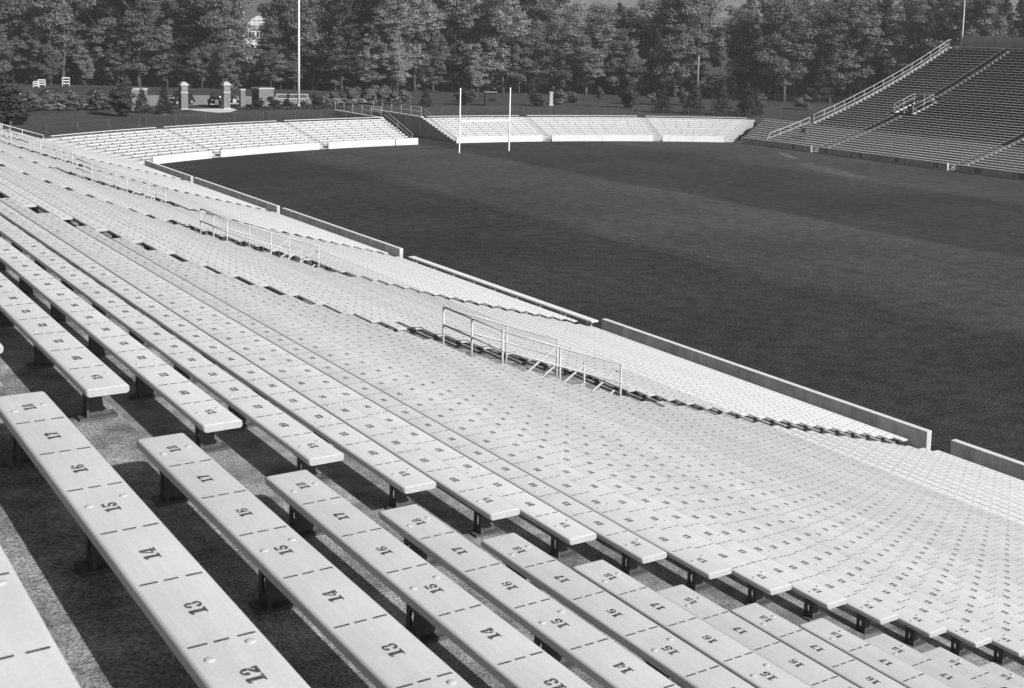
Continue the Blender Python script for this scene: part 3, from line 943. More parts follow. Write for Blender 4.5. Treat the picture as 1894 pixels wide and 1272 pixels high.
# curved end walls
EW = [(-arc_limit(0) + .012, -A_GAP[1] - .0085, 'white curved end wall in the corner by the near sideline'), (-A_GAP[1] + .0085, -A_GAP[0] - .0085, 'white curved end wall in line with the gate pillars'),
      (-A_GAP[0] + .0085, t_ang(R_ARC, T0 + .05), 'white curved end wall on the flagpole side of the tunnel'), (t_ang(R_ARC, T1 - .05), A_GAP[0] - .0085, 'white curved end wall directly behind the goal posts'),
      (A_GAP[0] + .0085, A_GAP[1] - .0085, 'white curved end wall, second one past the goal posts'), (A_GAP[1] + .0085, arc_limit(0) - .012, 'white curved end wall next to the far grandstand')]
for a0, a1, lab in EW:
    c = arc_pt(R_ARC, (a0 + a1) / 2)
    t = thing('field_wall', lab, 'wall', (c[0], c[1], 0), 0, 'low walls round the field')
    for i in range(2):
        b0 = a0 + (a1 - a0) * i / 2 + (.0001 if i else 0); b1 = a0 + (a1 - a0) * (i + 1) / 2 - (.0001 if not i else 0)
        mb = MB()
        n = 7
        for q in range(n + 1):
            a = b0 + (b1 - b0) * q / n
            for rr, zz in ((R_ARC, -.3), (R_ARC, .65), (R_ARC + .012, .66), (R_ARC + .19, .66), (R_ARC + .2, .65), (R_ARC + .2, -.3)):
                p = arc_pt(rr, a); mb.v.append((p[0] - c[0], p[1] - c[1], zz))
        for q in range(n):
            for e in range(6):
                mb.f.append((q * 6 + e, q * 6 + (e + 1) % 6, q * 6 + 6 + (e + 1) % 6, q * 6 + 6 + e)); mb.sm.append(False)
        mb.f.append(tuple(range(6))); mb.f.append(tuple(n * 6 + e for e in range(6))); mb.sm += [False, False]
        mb.build('wall_panel', M['wall_end'], t)

# ---------------------------------------------------------------- pipe railings round the stairwells
def pipe(t, name, pts, r=.024, mat=None):
    mb = MB(); mb.tube(pts, r, 8)
    return mb.build(name, mat or M['pipe'], t)
def fitting(mb, p, r=.036):
    mb.lathe([(r * .5, -r), (r, -r * .5), (r, r * .5), (r * .5, r)], p, 8)
def stair_rail(S, far, label, group='railings round the stairwells'):
    X = mirror(far)
    dA, dB = 14.17, 17.38
    t = thing('stairwell_railing', label, 'railing', (X(dA), S, treadZ(20)), 0, group)
    ox, oy, oz = t.location
    mat = M['pipe']
    def P(d, s, z): return (X(d) - ox, s - oy, z - oz)
    def kz(d): k = (d - 1.1397) / .64333; return 10.692 - .30673 * k + .5 * k * k * .0034403
    H = .72
    sa, sb = S + VW - .02, S - VW + .02
    zt, zb = kz(dA) + H, kz(dB) + H
    def zl(d): return zt + (zb - zt) * (d - dA) / (dB - dA)
    # posts
    posts = [(dA, sa), (dA, S), (dA, sb), (dB, sa), (15.68, sb), (dB, sb), (15.9, sa)]
    fit = MB()
    for d, s in posts:
        pipe(t, 'post', [P(d, s, kz(d) - .62), P(d, s, zl(d))], .026, mat)
        fitting(fit, P(d, s, zl(d))); fitting(fit, P(d, s, zl(d) - .42))
    e = .03
    for dz in (0, -.42):
        nm = 'top_rail' if dz == 0 else 'middle_rail'
        pipe(t, nm, [P(dA, sa, zt + dz), P(dA, sb, zt + dz)], .024, mat)
        for s in (sa, sb):
            pipe(t, nm, [P(dA, s, zt + dz), P(dB, s, zb + dz)], .024, mat)
    # stair handrails going down below the stand, one at each side and one in the middle
    for s, h0 in ((sa - .12, .12), (S, .28), (sb + .12, .17)):
        z0 = zb - h0
        if s == S:
            pipe(t, 'post', [P(dB - .1, S, kz(dB) - .6), P(dB - .1, S, z0)], .026, mat)
            fitting(fit, P(dB - .1, S, z0))
        else:
            pipe(t, 'rail_bracket', [P(dB, s + (.12 if s > S else -.12), z0), P(dB - .08, s, z0)], .02, mat)
        for dz in (0, -.45):
            pipe(t, 'stair_handrail', [P(dB - .08, s, z0 + dz), P(dB - 2.9, s, z0 + dz - 1.75)], .024, mat)
        if s == S: fitting(fit, P(dB - .1, S, z0 - .45))
    fo = fit.build('pipe_fittings', mat, t); fo['kind'] = 'stuff'
    return t
VN = ['pipe railing round the nearest stairwell, beside the sloping seats', 'pipe railing round the second stairwell along the near stand', 'pipe railing round the third stairwell along the near stand',
      'pipe railing round the fourth stairwell along the near stand', 'pipe railing round the last stairwell of the near stand']
for S, lab in zip(AISLE_N[1:], VN): stair_rail(S, False, lab)
stair_rail(AISLE_F[0], True, 'white railing round the stairwell in the far stand')

# sloping rails at the ends of the stands
def end_rail(far, s, k0, k1, label, bent=False, H=.9, z_off=0.0):
    X = mirror(far)
    t = thing('end_railing', label, 'railing', (X(rowD(k0)), s, treadZ(k0)), 0, 'sloping railings at the stand ends')
    ox, oy, oz = t.location
    def kz(d): k = (d - 1.1397) / .64333; return 10.692 - .30673 * k + .5 * k * k * .0034403 - SEAT_H + z_off
    d0, d1 = rowD(k0), rowD(k1)
    n = max(2, round(abs(d1 - d0) / 1.6) + 1)
    ds = [d0 + (d1 - d0) * i / (n - 1) for i in range(n)]
    def P(d, z): return (X(d) - ox, 0, z - oz)
    for i, d in enumerate(ds):
        if bent and i == 0: continue
        pipe(t, 'post', [P(d, kz(d) - .1), P(d, kz(d) + H)], .022, M['pipe_white'])
    top = [P(d, kz(d) + H) for d in ds]
    if bent: top = [P(d0 + .5, kz(d0) - .1), P(d0 + .45, kz(d0) + .35), P(d0 + .2, kz(d0) + H * .78)] + top
    elif not bent and k1 == K_TOP:
        top.append(P(d1 - .5, kz(d1) + H))
    pipe(t, 'top_rail', top, .025, M['pipe_white'])
    pipe(t, 'middle_rail', [P(d, kz(d) + H * .44) for d in ([d0 + .5] if bent else []) + ds], .023, M['pipe_white'])
    return t
end_rail(True, END_F + .1, 33, K_TOP, 'long white railing climbing the end of the far upper stand', z_off=.12)
end_rail(True, END_F + .1, 43, 34, 'white railing with a bent foot dividing the far lower benches', bent=True)
end_rail(False, END_N + .1, 33, K_TOP, 'white railing climbing the far end of the near stand', z_off=.12, H=.6)

# hand rails beside the tunnel
for x, yb, lab in ((T0 - .12, 1, 'pipe railing along the tunnel ramp on the flagpole side'), (T1 + .12, 0, 'pipe railing along the tunnel ramp on the goal post side')):
    y0 = arc_pt(R_BACK, math.asin((x - ARC_C[0]) / R_BACK))[1]
    z0 = treadZ(K_LOW) + .17
    t = thing('ramp_railing', lab, 'railing', (x, y0, z0), 0, 'railings beside the tunnel')
    y1 = 133.5
    n = 6
    for i in range(n):
        y = (y1 - y0) * i / (n - 1)
        pipe(t, 'post', [(0, y, -.02), (0, y, 1.02)], .028)
    for z in (1.02, .52):
        pipe(t, 'rail', [(0, 0, z), (0, y1 - y0, z)], .026)
    # sloping handrail down the end of the stand
    r44 = R_ARC + .9
    yf = arc_pt(r44, math.asin((x - ARC_C[0]) / r44))[1] - y0
    zf = treadZ(K_BOT) - z0
    pipe(t, 'hand_rail', [(0, -.3, .85), (0, -.8, .82), (0, yf + .35, zf + .85), (0, yf, zf + .6), (0, yf, zf)], .024)
    pipe(t, 'hand_rail', [(0, -.3, .40), (0, -.8, .38), (0, yf, zf + .3)], .02)
    pipe(t, 'post', [(0, (yf - .6) / 2, (zf + .0) / 2 - .1), (0, (yf - .6) / 2, (zf + 1.6) / 2)], .022)

# ---------------------------------------------------------------- goal posts
t = thing('goal_posts', 'white timber goal posts with crossbar in front of the curved stand', 'goal', (64.03, GOAL_S + 9.144, 0))
for sg in (-1, 1):
    mb = MB(); x = sg * 2.82
    mb.prism([(x - .052, -.052), (x + .052, -.052), (x + .052, .052), (x - .052, .052)], -.02, 6.22, 'z')
    mb.build('upright', M['white'], t)
mb = MB(); mb.box((-2.745, -.06, 2.98), (2.745, .06, 3.10)); mb.build('crossbar', M['white'], t)

# ---------------------------------------------------------------- foliage
def quads_mesh(name, P, N, size, mat, jitter=.35, seed=1):
    """leaf-sized quads at P with normals N (arrays)"""
    g = np.random.default_rng(seed)
    n = len(P)
    N = N / (np.linalg.norm(N, axis=1, keepdims=True) + 1e-9)
    R = g.normal(size=(n, 3))
    A = np.cross(N, R); A /= (np.linalg.norm(A, axis=1, keepdims=True) + 1e-9)
    B = np.cross(N, A)
    s = size * (1 + jitter * g.normal(size=(n, 1))).clip(.4, 2.0) * .5
    el = g.uniform(.55, 1.0, size=(n, 1))
    V = np.stack([P - A * s - B * s * el * .6, P + A * s * .5 - B * s * el, P + A * s + B * s * el * .5, P - A * s * .6 + B * s * el], 1).reshape(-1, 3)
    me = bpy.data.meshes.new(name)
    me.vertices.add(4 * n); me.loops.add(4 * n); me.polygons.add(n)
    me.vertices.foreach_set('co', V.astype(np.float32).ravel())
    me.loops.foreach_set('vertex_index', np.arange(4 * n, dtype=np.int32))
    me.polygons.foreach_set('loop_start', np.arange(0, 4 * n, 4, dtype=np.int32))
    me.materials.append(mat)
    me.update(calc_edges=True)
    return me
def crown_points(n, ncl, rx, rz, seed, cl=(.16, .34), flat=.75, low=.0):
    """points and outward normals in many small clumps spread through an ellipsoid of unit-ish size"""
    g = np.random.default_rng(seed)
    nl = 9
    lob = g.normal(size=(nl, 3)); lob /= np.linalg.norm(lob, axis=1, keepdims=True)
    lob *= g.uniform(.25, .72, size=(nl, 1)); lob[:, 2] = np.linspace(-.62, .72, nl) + g.normal(size=nl) * .08
    lr = g.uniform(.34, .58, size=nl) * (1 - .35 * flat * np.clip(lob[:, 2], -.3, 1))
    li = g.integers(0, nl, size=ncl)
    c = g.normal(size=(ncl, 3)); c /= np.linalg.norm(c, axis=1, keepdims=True)
    c = lob[li] + c * (g.uniform(.3, 1.0, size=(ncl, 1)) ** .5) * lr[li][:, None]
    c *= np.array([rx, rx, rz])
    cr = g.uniform(*cl, size=ncl) * rx
    w = cr ** 2; w /= w.sum()
    idx = g.choice(ncl, size=n, p=w)
    d = g.normal(size=(n, 3)); d /= np.linalg.norm(d, axis=1, keepdims=True)
    d[:, 2] = np.where(d[:, 2] < -.3, d[:, 2] * .5, d[:, 2])
    r = g.uniform(.45, 1.0, size=(n, 1)) ** .6
    P = c[idx] + d * r * cr[idx][:, None] * np.array([1.15, 1.15, .8])
    N = d + .5 * np.array([0, 0, 1.0]) + .45 * g.normal(size=(n, 3))
    return P, N, c
def trunk_mesh(h, r, limbs, seed, top=None):
    g = random.Random(seed)
    mb = MB()
    pts = [(0, 0, -.3)]
    x = y = 0
    for i in range(1, 7):
        x += g.uniform(-.12, .12); y += g.uniform(-.12, .12)
        pts.append((x, y, h * i / 6))
    mb.tube(pts, [r * 1.35] + [r * (1 - .13 * i) for i in range(1, 7)], 7)
    for j in range(limbs):
        i = g.randint(2, 5)
        p = pts[i]; a = g.uniform(0, 6.28); L = h * g.uniform(.22, .42)
        q = (p[0] + L * .55 * math.cos(a), p[1] + L * .55 * math.sin(a), p[2] + L * .55)
        e = (p[0] + L * .9 * math.cos(a), p[1] + L * .9 * math.sin(a), p[2] + L * 1.05)
        mb.tube([p, q, e], [r * .5, r * .33, r * .12], 5)
    return mb.mesh('trunk', M['bark'])
BROAD = []
for v in range(6):
    P, N, c = crown_points(21000, 120 + 12 * v, 3.9 + .25 * (v % 3), 6.4 + .5 * (v % 2), 100 + v, (.13, .28))
    P[:, 2] += 8.9
    BROAD.append((quads_mesh('crown', P, N, .205, M['leaf_pale'] if v in (2, 5) else M['leaf'], seed=v), trunk_mesh(10.5, .24, 7, v)))
def conifer_mesh(h, rbase, n, seed, leaf=.26, bare=.12, mat=None, layers=26, droop=.28, power=.9):
    g = np.random.default_rng(seed)
    Ps, Ns = [], []
    nb = layers * 7
    per = max(8, n // nb)
    for b in range(nb):
        t = (b // 7 + g.uniform(0, .9)) / layers
        z = h * (bare + (1 - bare) * t)
        L = rbase * (1 - t) ** power * g.uniform(.72, 1.12) + .12
        a = g.uniform(0, 6.283)
        m = max(5, int(per * (.35 + 1.3 * (1 - t))))
        u = g.uniform(.12, 1, size=m) ** .7
        w = .16 * L + .12
        side = g.normal(size=m) * w * (1.1 - .5 * u)
        x = u * L * math.cos(a) - side * math.sin(a)
        y = u * L * math.sin(a) + side * math.cos(a)
        zz = z - droop * u * L + .10 * L * u ** 3 * 2 + g.normal(size=m) * .10
        Ps.append(np.stack([x, y, zz], 1))
        Ns.append(np.stack([.35 * math.cos(a) + .45 * g.normal(size=m), .35 * math.sin(a) + .45 * g.normal(size=m), 1.0 + .3 * g.normal(size=m)], 1))
    return quads_mesh('crown', np.concatenate(Ps), np.concatenate(Ns), leaf, mat or M['needle'], seed=seed)
PINE = []
for v in range(3):
    PINE.append((conifer_mesh(17, 3.6 + .3 * v, 13000, 40 + v, .24, .16, None, 24, .15, .75), trunk_mesh(16.5, .22, 0, 50 + v)))
SPRUCE = [(conifer_mesh(4.2, 1.15, 5200, 60 + v, .12, .02, None, 24, .3, .8), trunk_mesh(4.0, .07, 0, 70 + v)) for v in range(2)]
YEW = []
for v in range(2):
    P, N, c = crown_points(7500, 60, 1.15, 2.0, 300 + v, (.22, .42), .55)
    P[:, 2] = np.maximum(P[:, 2] * .98 + 1.55, .04 + .05 * np.abs(P[:, 0]))
    YEW.append((quads_mesh('crown', P, N, .14, M['needle'], seed=80 + v), trunk_mesh(2.6, .09, 3, 90 + v)))
SHRUB = []
for v in range(3):
    P, N, c = crown_points(3600, 34, 1.25, 1.05, 500 + v, (.22, .4), .2)
    P[:, 2] = np.maximum(P[:, 2] + 1.15, .05)
    SHRUB.append((quads_mesh('crown', P, N, .17, M['shrub'], seed=95 + v), trunk_mesh(1.3, .05, 4, 97 + v)))
def plant(name, label, cat, src, x, y, sc=1.0, scz=None, group=None, rz=None, z=GZ, trunk=True):
    t = thing(name, label, cat, (x, y, z), random.uniform(0, 6.28) if rz is None else rz, group)
    s = (sc, sc, scz if scz else sc)
    o = put('crown', src[0], t); o.scale = s
    if trunk:
        o = put('trunk' if name not in ('shrub',) else 'stem', src[1], t); o.scale = s
    return t

# the wood behind the lawn: ranks of trees along a bent line
FRONT = [(-8, 232), (12, 222), (36, 207), (60, 193), (87, 177), (113, 168), (135, 151), (153, 128), (168, 101), (182, 70)]
def along(line, step, phase):
    out = []; acc = phase
    for (x0, y0), (x1, y1) in zip(line, line[1:]):
        L = math.hypot(x1 - x0, y1 - y0)
        while acc < L:
            t = acc / L
            nx, ny = -(y1 - y0) / L, (x1 - x0) / L
            out.append((x0 + (x1 - x0) * t, y0 + (y1 - y0) * t, nx, ny)); acc += step
        acc -= L
    return out
ranks = [(-1.5, 5.2, 0.5, 'edge'), (0, 6.2, 1.5, 'front'), (7, 6.6, 3.8, 'second'), (15, 7.0, 1.0, 'third'), (25, 7.5, 4.0, 'fourth'), (38, 8.5, 2.0, 'rearmost')]
for off, step, ph, nm in ranks:
    cnt = {}
    rows = []
    for x, y, nx, ny in along(FRONT, step, ph):
        x += nx * off + random.uniform(-2, 2); y += ny * off + random.uniform(-2, 2)
        q = project((x, y, 9.0))
        if not q or q[0] < -110 or q[0] > 2010: continue
        rows.append((q[0], x, y))
    rows.sort()
    for px, x, y in rows:
        r = random.random()
        if 436 < px < 522 and nm != 'edge': continue            # a thin place where the glasshouse shows
        if 825 < px < 872 and nm not in ('front', 'rearmost'): continue
        pine = r < (.06 if px < 900 else .12 if px < 1150 else .4)
        if pine:
            sp, src = 'dark pine', random.choice(PINE); sc = random.uniform(.85, 1.1)
        else:
            pale = random.random() < (.15 if px < 600 else .45)
            src = BROAD[random.choice((2, 5))] if pale else BROAD[random.choice((0, 1, 3, 4))]
            sp = 'pale leafy' if pale else 'dark leafy'; sc = random.uniform(.92, 1.2)
        hz = 1.15 if px < 1040 else .84 if px < 1225 else 1.08 if px < 1700 else 1.2
        if nm == 'edge': sc *= random.uniform(.38, .62); hz = 1.0
        if nm == 'front': hz *= .86
        if nm == 'rearmost' and px < 1040: hz *= 1.05
        cnt[sp] = cnt.get(sp, 0) + 1
        plant('forest_tree', f'{sp} tree, {ordinal(cnt[sp])} of its sort from the left, {nm} rank of the wood', 'tree', src, x, y, sc * (1.0 if hz > .9 else .92), sc * hz, 'trees of the wood behind the lawn')
for x, y, w_, h_, lab in ((75.0, 183.5, .7, .44, 'pale young tree screening the glasshouse, nearer the gate'), (81.0, 184.5, .7, .40, 'pale young tree screening the glasshouse, nearer the flagpole')):
    plant('forest_tree', lab, 'tree', BROAD[2], x, y, w_, h_, 'trees of the wood behind the lawn')
# low growth at the wood's edge, too dense to tell apart
gU = np.random.default_rng(5)
Pu, Nu = [], []
for x, y, nx, ny in along(FRONT, .45, 0):
    o = abs(gU.normal()) * 7 + 1.5
    n = 75
    c = np.array([x + nx * o + gU.normal() * 1.0, y + ny * o + gU.normal() * 1.0, GZ + gU.uniform(.3, 1.6 + .22 * o)])
    d = gU.normal(size=(n, 3))
    Pu.append(c + d * np.array([.7, .7, .55])); Nu.append(d + np.array([0, 0, .6]))
    Pu[-1][:, 2] = np.maximum(Pu[-1][:, 2], GZ + .05)
tag(put('undergrowth', quads_mesh('undergrowth', np.concatenate(Pu), np.concatenate(Nu), .34, M['shrub'], seed=3)), 'low tangled undergrowth along the edge of the wood', 'undergrowth', kind='stuff')
# the far part of the wood, one mass
Pu, Nu = [], []
for x, y, nx, ny in along(FRONT, 1.1, 0):
    for _ in range(5):
        o = 44 + gU.uniform(0, 30); n = 70
        c = np.array([x + nx * o + gU.normal() * 2, y + ny * o + gU.normal() * 2, GZ + gU.uniform(1, 13)])
        qp = project(c)
        if qp and 425 < qp[0] < 605 and c[2] > 7.0: continue
        d = gU.normal(size=(n, 3)); Pu.append(c + d * np.array([1.5, 1.5, 1.2])); Nu.append(d + np.array([0, 0, .4]))
tag(put('distant_wood', quads_mesh('distant_wood', np.concatenate(Pu), np.concatenate(Nu), .75, M['leaf'], seed=4)), 'distant mass of trees at the back of the wood', 'wood', kind='stuff')

# ---------------------------------------------------------------- shrubs and small trees on the lawn
plant('yew_tree', 'big dark yew at the end of the near stand', 'tree', YEW[0], 25.0, 129.0, 1.75, 1.3)
plant('yew_tree', 'dark yew beside the big one, partly behind it', 'tree', YEW[1], 22.0, 131.5, 1.5, 1.2)
plant('yew_tree', 'dark pointed yew on the lawn beside the small ticket booth', 'tree', YEW[1], 37.7, 137.0, 1.25, 1.12)
plant('spruce_tree', 'young spruce standing in front of the pale ticket booth', 'tree', SPRUCE[0], 41.5, 141.8, .9, .62)
plant('spruce_tree', 'thin young spruce between the ticket booth and the gate pillars', 'tree', SPRUCE[1], 43.3, 139.6, .95, .72)
plant('yew_tree', 'round dark evergreen under the wood just past the second goal post', 'tree', YEW[0], 94.0, 141.5, .98, .62)
plant('yew_tree', 'dark evergreen behind the first goal post', 'tree', YEW[1], 85.4, 145.4, 1.0, .60)
plant('spruce_tree', 'small cone-shaped spruce beside the hedge bushes behind the tunnel', 'tree', SPRUCE[0], 79.1, 144.6, .85, .55)
plant('yew_tree', 'dark evergreen standing alone past the white pylon', 'tree', YEW[1], 105.0, 134.8, 1.15, .78)
for i, (x, y, s, z, lab) in enumerate([(103.6, 126.5, 1.25, .85, 'dark spruce at the start of the clump by the far corner'), (106.4, 123.6, 1.35, 1.0, 'tall dark spruce in the clump by the far corner'), (108.8, 121.2, 1.3, 1.06, 'tallest dark spruce in the clump by the far corner'),
                                      (111.0, 119.0, 1.45, .98, 'broad dark spruce ending the clump by the far corner'), (113.8, 120.5, 1.2, .8, 'low dark spruce behind the clump by the far corner')]):
    plant('spruce_tree', lab, 'tree', SPRUCE[i % 2], x, y, s, z, 'clump of spruces at the far corner')
hedge = [(30.6, 146.5), (32.6, 148.0), (34.4, 147.0), (36.4, 147.6), (38.2, 146.2), (39.8, 147.0)]
for i, (x, y) in enumerate(hedge):
    plant('shrub', f'leafy bush, {ordinal(i + 1)} from the left in the hedge before the parked cars', 'shrub', SHRUB[i % 3], x, y, random.uniform(.95, 1.15), random.uniform(.85, 1.05), 'hedge bushes before the car park')
for i, (x, y, s, lab) in enumerate([(67.4, 148.5, .8, 'small bush by the tunnel railing under the wood'), (70.6, 149.5, 1.15, 'leafy bush, first of the row behind the tunnel'), (73.2, 149.0, 1.2, 'leafy bush, second of the row behind the tunnel'),
                                    (75.6, 148.6, 1.1, 'leafy bush, third of the row behind the tunnel'), (77.8, 148.0, .95, 'leafy bush, last of the row behind the tunnel'), (88.5, 150, .95, 'bush behind the dark kiosk'),
                                    (99.5, 144, .9, 'bush between the pylon and the round evergreen'), (103, 145.5, .9, 'dark leafy bush past the white pylon'), (110, 142, 1.0, 'first bush along the track behind the lone evergreen'),
                                    (113.5, 140, 1.0, 'second bush along the track behind the lone evergreen'), (117, 138, 1.0, 'third bush along the track behind the lone evergreen'), (124, 131, 1.0, 'bush in front of the barbed fence'), (128.5, 126.5, 1.1, 'bush at the end of the barbed fence')]):
    plant('shrub', lab, 'shrub', SHRUB[i % 3], x, y, s, s * random.uniform(.8, 1.0), 'bushes on the lawn')
for i, (x, y, s, lab) in enumerate([(56.4, 144.4, .75, 'evergreen bush in front of the brick booth corner'), (58.2, 144.2, .8, 'evergreen bush between the brick booth and the name sign'), (64.3, 146.0, .95, 'pointed evergreen bush at the end of the name sign'),
                                    (60.6, 146.3, .55, 'low evergreen bush below the name sign'), (62.6, 146.2, .5, 'low evergreen bush at the foot of the flagpole')]):
    t = plant('shrub', lab, 'shrub', (YEW[i % 2][0], SHRUB[0][1]), x, y, s, s * .48, 'planting round the name sign')
t = thing('young_tree', 'slim young tree past the white pylon', 'tree', (103.2, 139.6, GZ)); o = put('crown', SHRUB[2][0], t, (0, 0, 1.0)); o.scale = (.5, .5, .7); o = put('trunk', SHRUB[0][1], t); o.scale = (.8, .8, 1.3)
Pb = np.stack([gU.uniform(53.5, 66.5, 5200), gU.uniform(141.2, 144.6, 5200), GZ + abs(gU.normal(size=5200)) * .13 + .02], 1)
keepb = Pb[:, 1] > 141.2 + .18 * (66.5 - Pb[:, 0])
tag(put('ground_cover', quads_mesh('ground_cover', Pb[keepb], gU.normal(size=(keepb.sum(), 3)) + np.array([0, 0, 1.0]), .2, M['needle'], seed=9)), 'low dark ground cover round the foot of the flagpole', 'planting', kind='stuff')

# ---------------------------------------------------------------- gate, booths, sign, poles
def pillar(x, y, w, h, label, tall):
    t = thing('gate_pillar', label, 'pillar', (x, y, GZ), math.radians(4), 'brick gate pillars')
    mb = MB(); mb.box((-w / 2 - .05, -w / 2 - .05, -.1), (w / 2 + .05, w / 2 + .05, .12)); mb.build('plinth', M['stone'], t)
    mb = MB(); mb.box((-w / 2, -w / 2, .12), (w / 2, w / 2, h - (.42 if tall else .16))); mb.build('shaft', M['brick'], t)
    if tall:
        mb = MB(); mb.box((-w / 2 - .03, -w / 2 - .03, h * .60), (w / 2 + .03, w / 2 + .03, h * .60 + .14)); mb.build('stone_band', M['stone'], t)
        mb = MB(); mb.box((-w * .28, -w / 2 - .03, h * .68), (w * .28, -w / 2 - .001, h * .83)); mb.build('plaque', M['timber'], t)
        mb = MB(); mb.box((-w / 2 - .09, -w / 2 - .09, h - .42), (w / 2 + .09, w / 2 + .09, h - .26)); mb.box((-w / 2 + .02, -w / 2 + .02, h - .259), (w / 2 - .02, w / 2 - .02, h - .12)); mb.box((-w * .3, -w * .3, h - .119), (w * .3, w * .3, h)); mb.build('cap', M['stone'], t)
    else:
        mb = MB(); mb.box((-w / 2 - .05, -w / 2 - .05, h - .16), (w / 2 + .05, w / 2 + .05, h)); mb.build('cap', M['stone'], t)
pillar(47.5, 145.7, .82, 3.2, 'tall brick gate pillar with stone cap, the one by the spruce', True)
pillar(52.6, 145.6, .82, 3.2, 'tall brick gate pillar with stone cap next to the short pillar', True)
pillar(54.25, 144.6, .58, 2.4, 'short plain brick pillar beside the tall gate pillars', False)
def booth(x, y, w, d, h, label, rz):
    t = thing('ticket_booth', label, 'booth', (x, y, GZ), rz, 'brick ticket booths')
    mb = MB(); mb.box((-w / 2, -d / 2, -.1), (w / 2, d / 2, h)); mb.build('walls', M['brick'], t)
    mb = MB(); mb.box((-w / 2 - .08, -d / 2 - .08, h + .002), (w / 2 + .08, d / 2 + .08, h + .16)); mb.build('coping', M['stone'], t)
    mb = MB(); mb.box((-w / 2 + .2, -d / 2 + .2, h + .162), (w / 2 - .2, d / 2 - .2, h + .24)); mb.build('flat_roof', M['roof'], t)
    mb = MB(); mb.box((-w / 2 - .02, -.45, 0), (-w / 2 - .002, .45, 1.9)); mb.build('door', M['dark'], t)
booth(58.0, 147.6, 2.0, 1.8, 2.2, 'square brick ticket booth beside the name sign', math.radians(9))
booth(42.3, 146.8, 1.9, 1.9, 2.3, 'square pale brick ticket booth behind the young spruces', math.radians(6))
# name sign: open frame with the letters between two rails
t = thing('name_sign', 'long low sign with the name of the field beside the flagpole', 'sign', (61.75, 147.3, GZ), math.radians(-12))
L = 3.9
for z in (1.0, 1.52):
    mb = MB(); mb.box((-L / 2, -.03, z - .03), (L / 2, .03, z + .03)); mb.build('rail', M['wall_cap'], t)
for x in (-L / 2 + .03, L / 2 - .03):
    mb = MB(); mb.box((x - .03, -.028, 1.036), (x + .03, .028, 1.484)); mb.build('end_bar', M['wall_cap'], t)
for x in (-L / 2 + .1, -.9, .9, L / 2 - .1):
    mb = MB(); mb.box((x - .04, .031, -.1), (x + .04, .09, 1.5)); mb.build('post', M['dark'], t)
mb = MB(); mb.box((-L / 2 + .062, .0, 1.04), (L / 2 - .062, .025, 1.48)); mb.build('panel', M['dark'], t)
o = put('lettering', text_mesh('MACKLIN  FIELD', .40, M['timber']), t, (0, -.008, 1.26), (math.radians(90), 0, 0)); o['kind'] = 'stuff'
_w = max(v.co.x for v in o.data.vertices) - min(v.co.x for v in o.data.vertices); o.scale = (3.6 / _w, 1, 1)
# flagpole, light pole, utility pole
t = thing('flagpole', 'tall white flagpole rising from the planting beside the name sign', 'flagpole', (61.8, 145.4, GZ))
mb = MB(); mb.tube([(0, 0, -.2), (0, 0, 8), (0, 0, 21)], [.15, .13, .06], 10); mb.build('mast', M['white'], t)
mb = MB(); mb.lathe([(.34, -.1), (.34, .08), (.22, .2), (.17, .32)], (0, 0, 0), 10); mb.build('base', M['white'], t)
mb = MB(); mb.lathe([(.02, 20.99), (.12, 21.07), (.13, 21.15), (.05, 21.25)], (0, 0, 0), 8); mb.build('finial', M['white'], t)
t = thing('lamp_pole', 'thin pale pole standing at the top corner of the far stand', 'pole', (127.6, 100.2, 0))
mb = MB(); mb.tube([(0, 0, 0), (.0, 0, 20)], [.12, .06], 8); mb.build('shaft', M['pipe'], t)
mb = MB(); mb.tube([(0, 0, 19.6), (-.9, 0, 19.9)], .04, 6); mb.build('arm', M['pipe'], t)
t = thing('utility_pole', 'bare wooden utility pole in front of the dark pines', 'pole', (128.0, 148.2, GZ))
mb = MB(); mb.tube([(0, 0, -.3), (0, 0, 6.8)], [.16, .11], 8); mb.build('shaft', M['timber'], t)
mb = MB(); mb.box((-.3, -.05, 6.35), (.3, .05, 6.43)); mb.build('crossarm', M['timber'], t)
# kiosk and pylon
t = thing('kiosk', 'small dark kiosk with a hooded counter under the wood', 'kiosk', (88.3, 143.7, GZ), math.radians(-24))
mb = MB(); mb.box((-.75, -.55, 0), (.75, .55, 1.75)); mb.build('body', M['dark'], t)
mb = MB(); mb.box((-.85, -.75, 1.752), (.85, .65, 1.86)); mb.build('roof', M['timber'], t)
mb = MB(); mb.box((-.1, -.58, 1.0), (.6, -.552, 1.5)); mb.build('hatch', M['dark'], t)
mb = MB(); mb.box((-.2, -.78, .88), (.7, -.552, .95)); mb.build('counter', M['dark'], t)
t = thing('pylon', 'short pale square pylon standing on the lawn under the wood', 'pylon', (96.8, 141.9, GZ), math.radians(-20))
mb = MB(); mb.box((-.3, -.3, 0), (.3, .3, .16)); mb.build('plinth', M['stone'], t)
mb = MB(); mb.prism([(-.24, .162), (.24, .162), (.2, 1.72), (-.2, 1.72)], -.22, .22); mb.build('shaft', M['stone'], t)
mb = MB(); mb.box((-.27, -.27, 1.722), (.27, .27, 1.86)); mb.build('cap', M['stone'], t)
# paving at the gate
mb = MB()
mb.face([(x, y, GZ + .006) for x, y in ((47.8, 146.4), (53.6, 146.0), (53.3, 143.6), (51.2, 140.2), (49.6, 139.7), (48.4, 142.6))])
mb.face([(x, y, GZ + .006) for x, y in ((41.0, 145.4), (42.2, 145.0), (43.9, 139.0), (43.2, 138.5))])
tag(mb.build('path', M['paving']), kind='structure')
mb = MB()
mb.face([(x, y, GZ + .004) for x, y in ((20, 152.5), (75, 152), (82, 158), (60, 171), (24, 178))])
tag(mb.build('car_park', M['tread']), kind='structure')

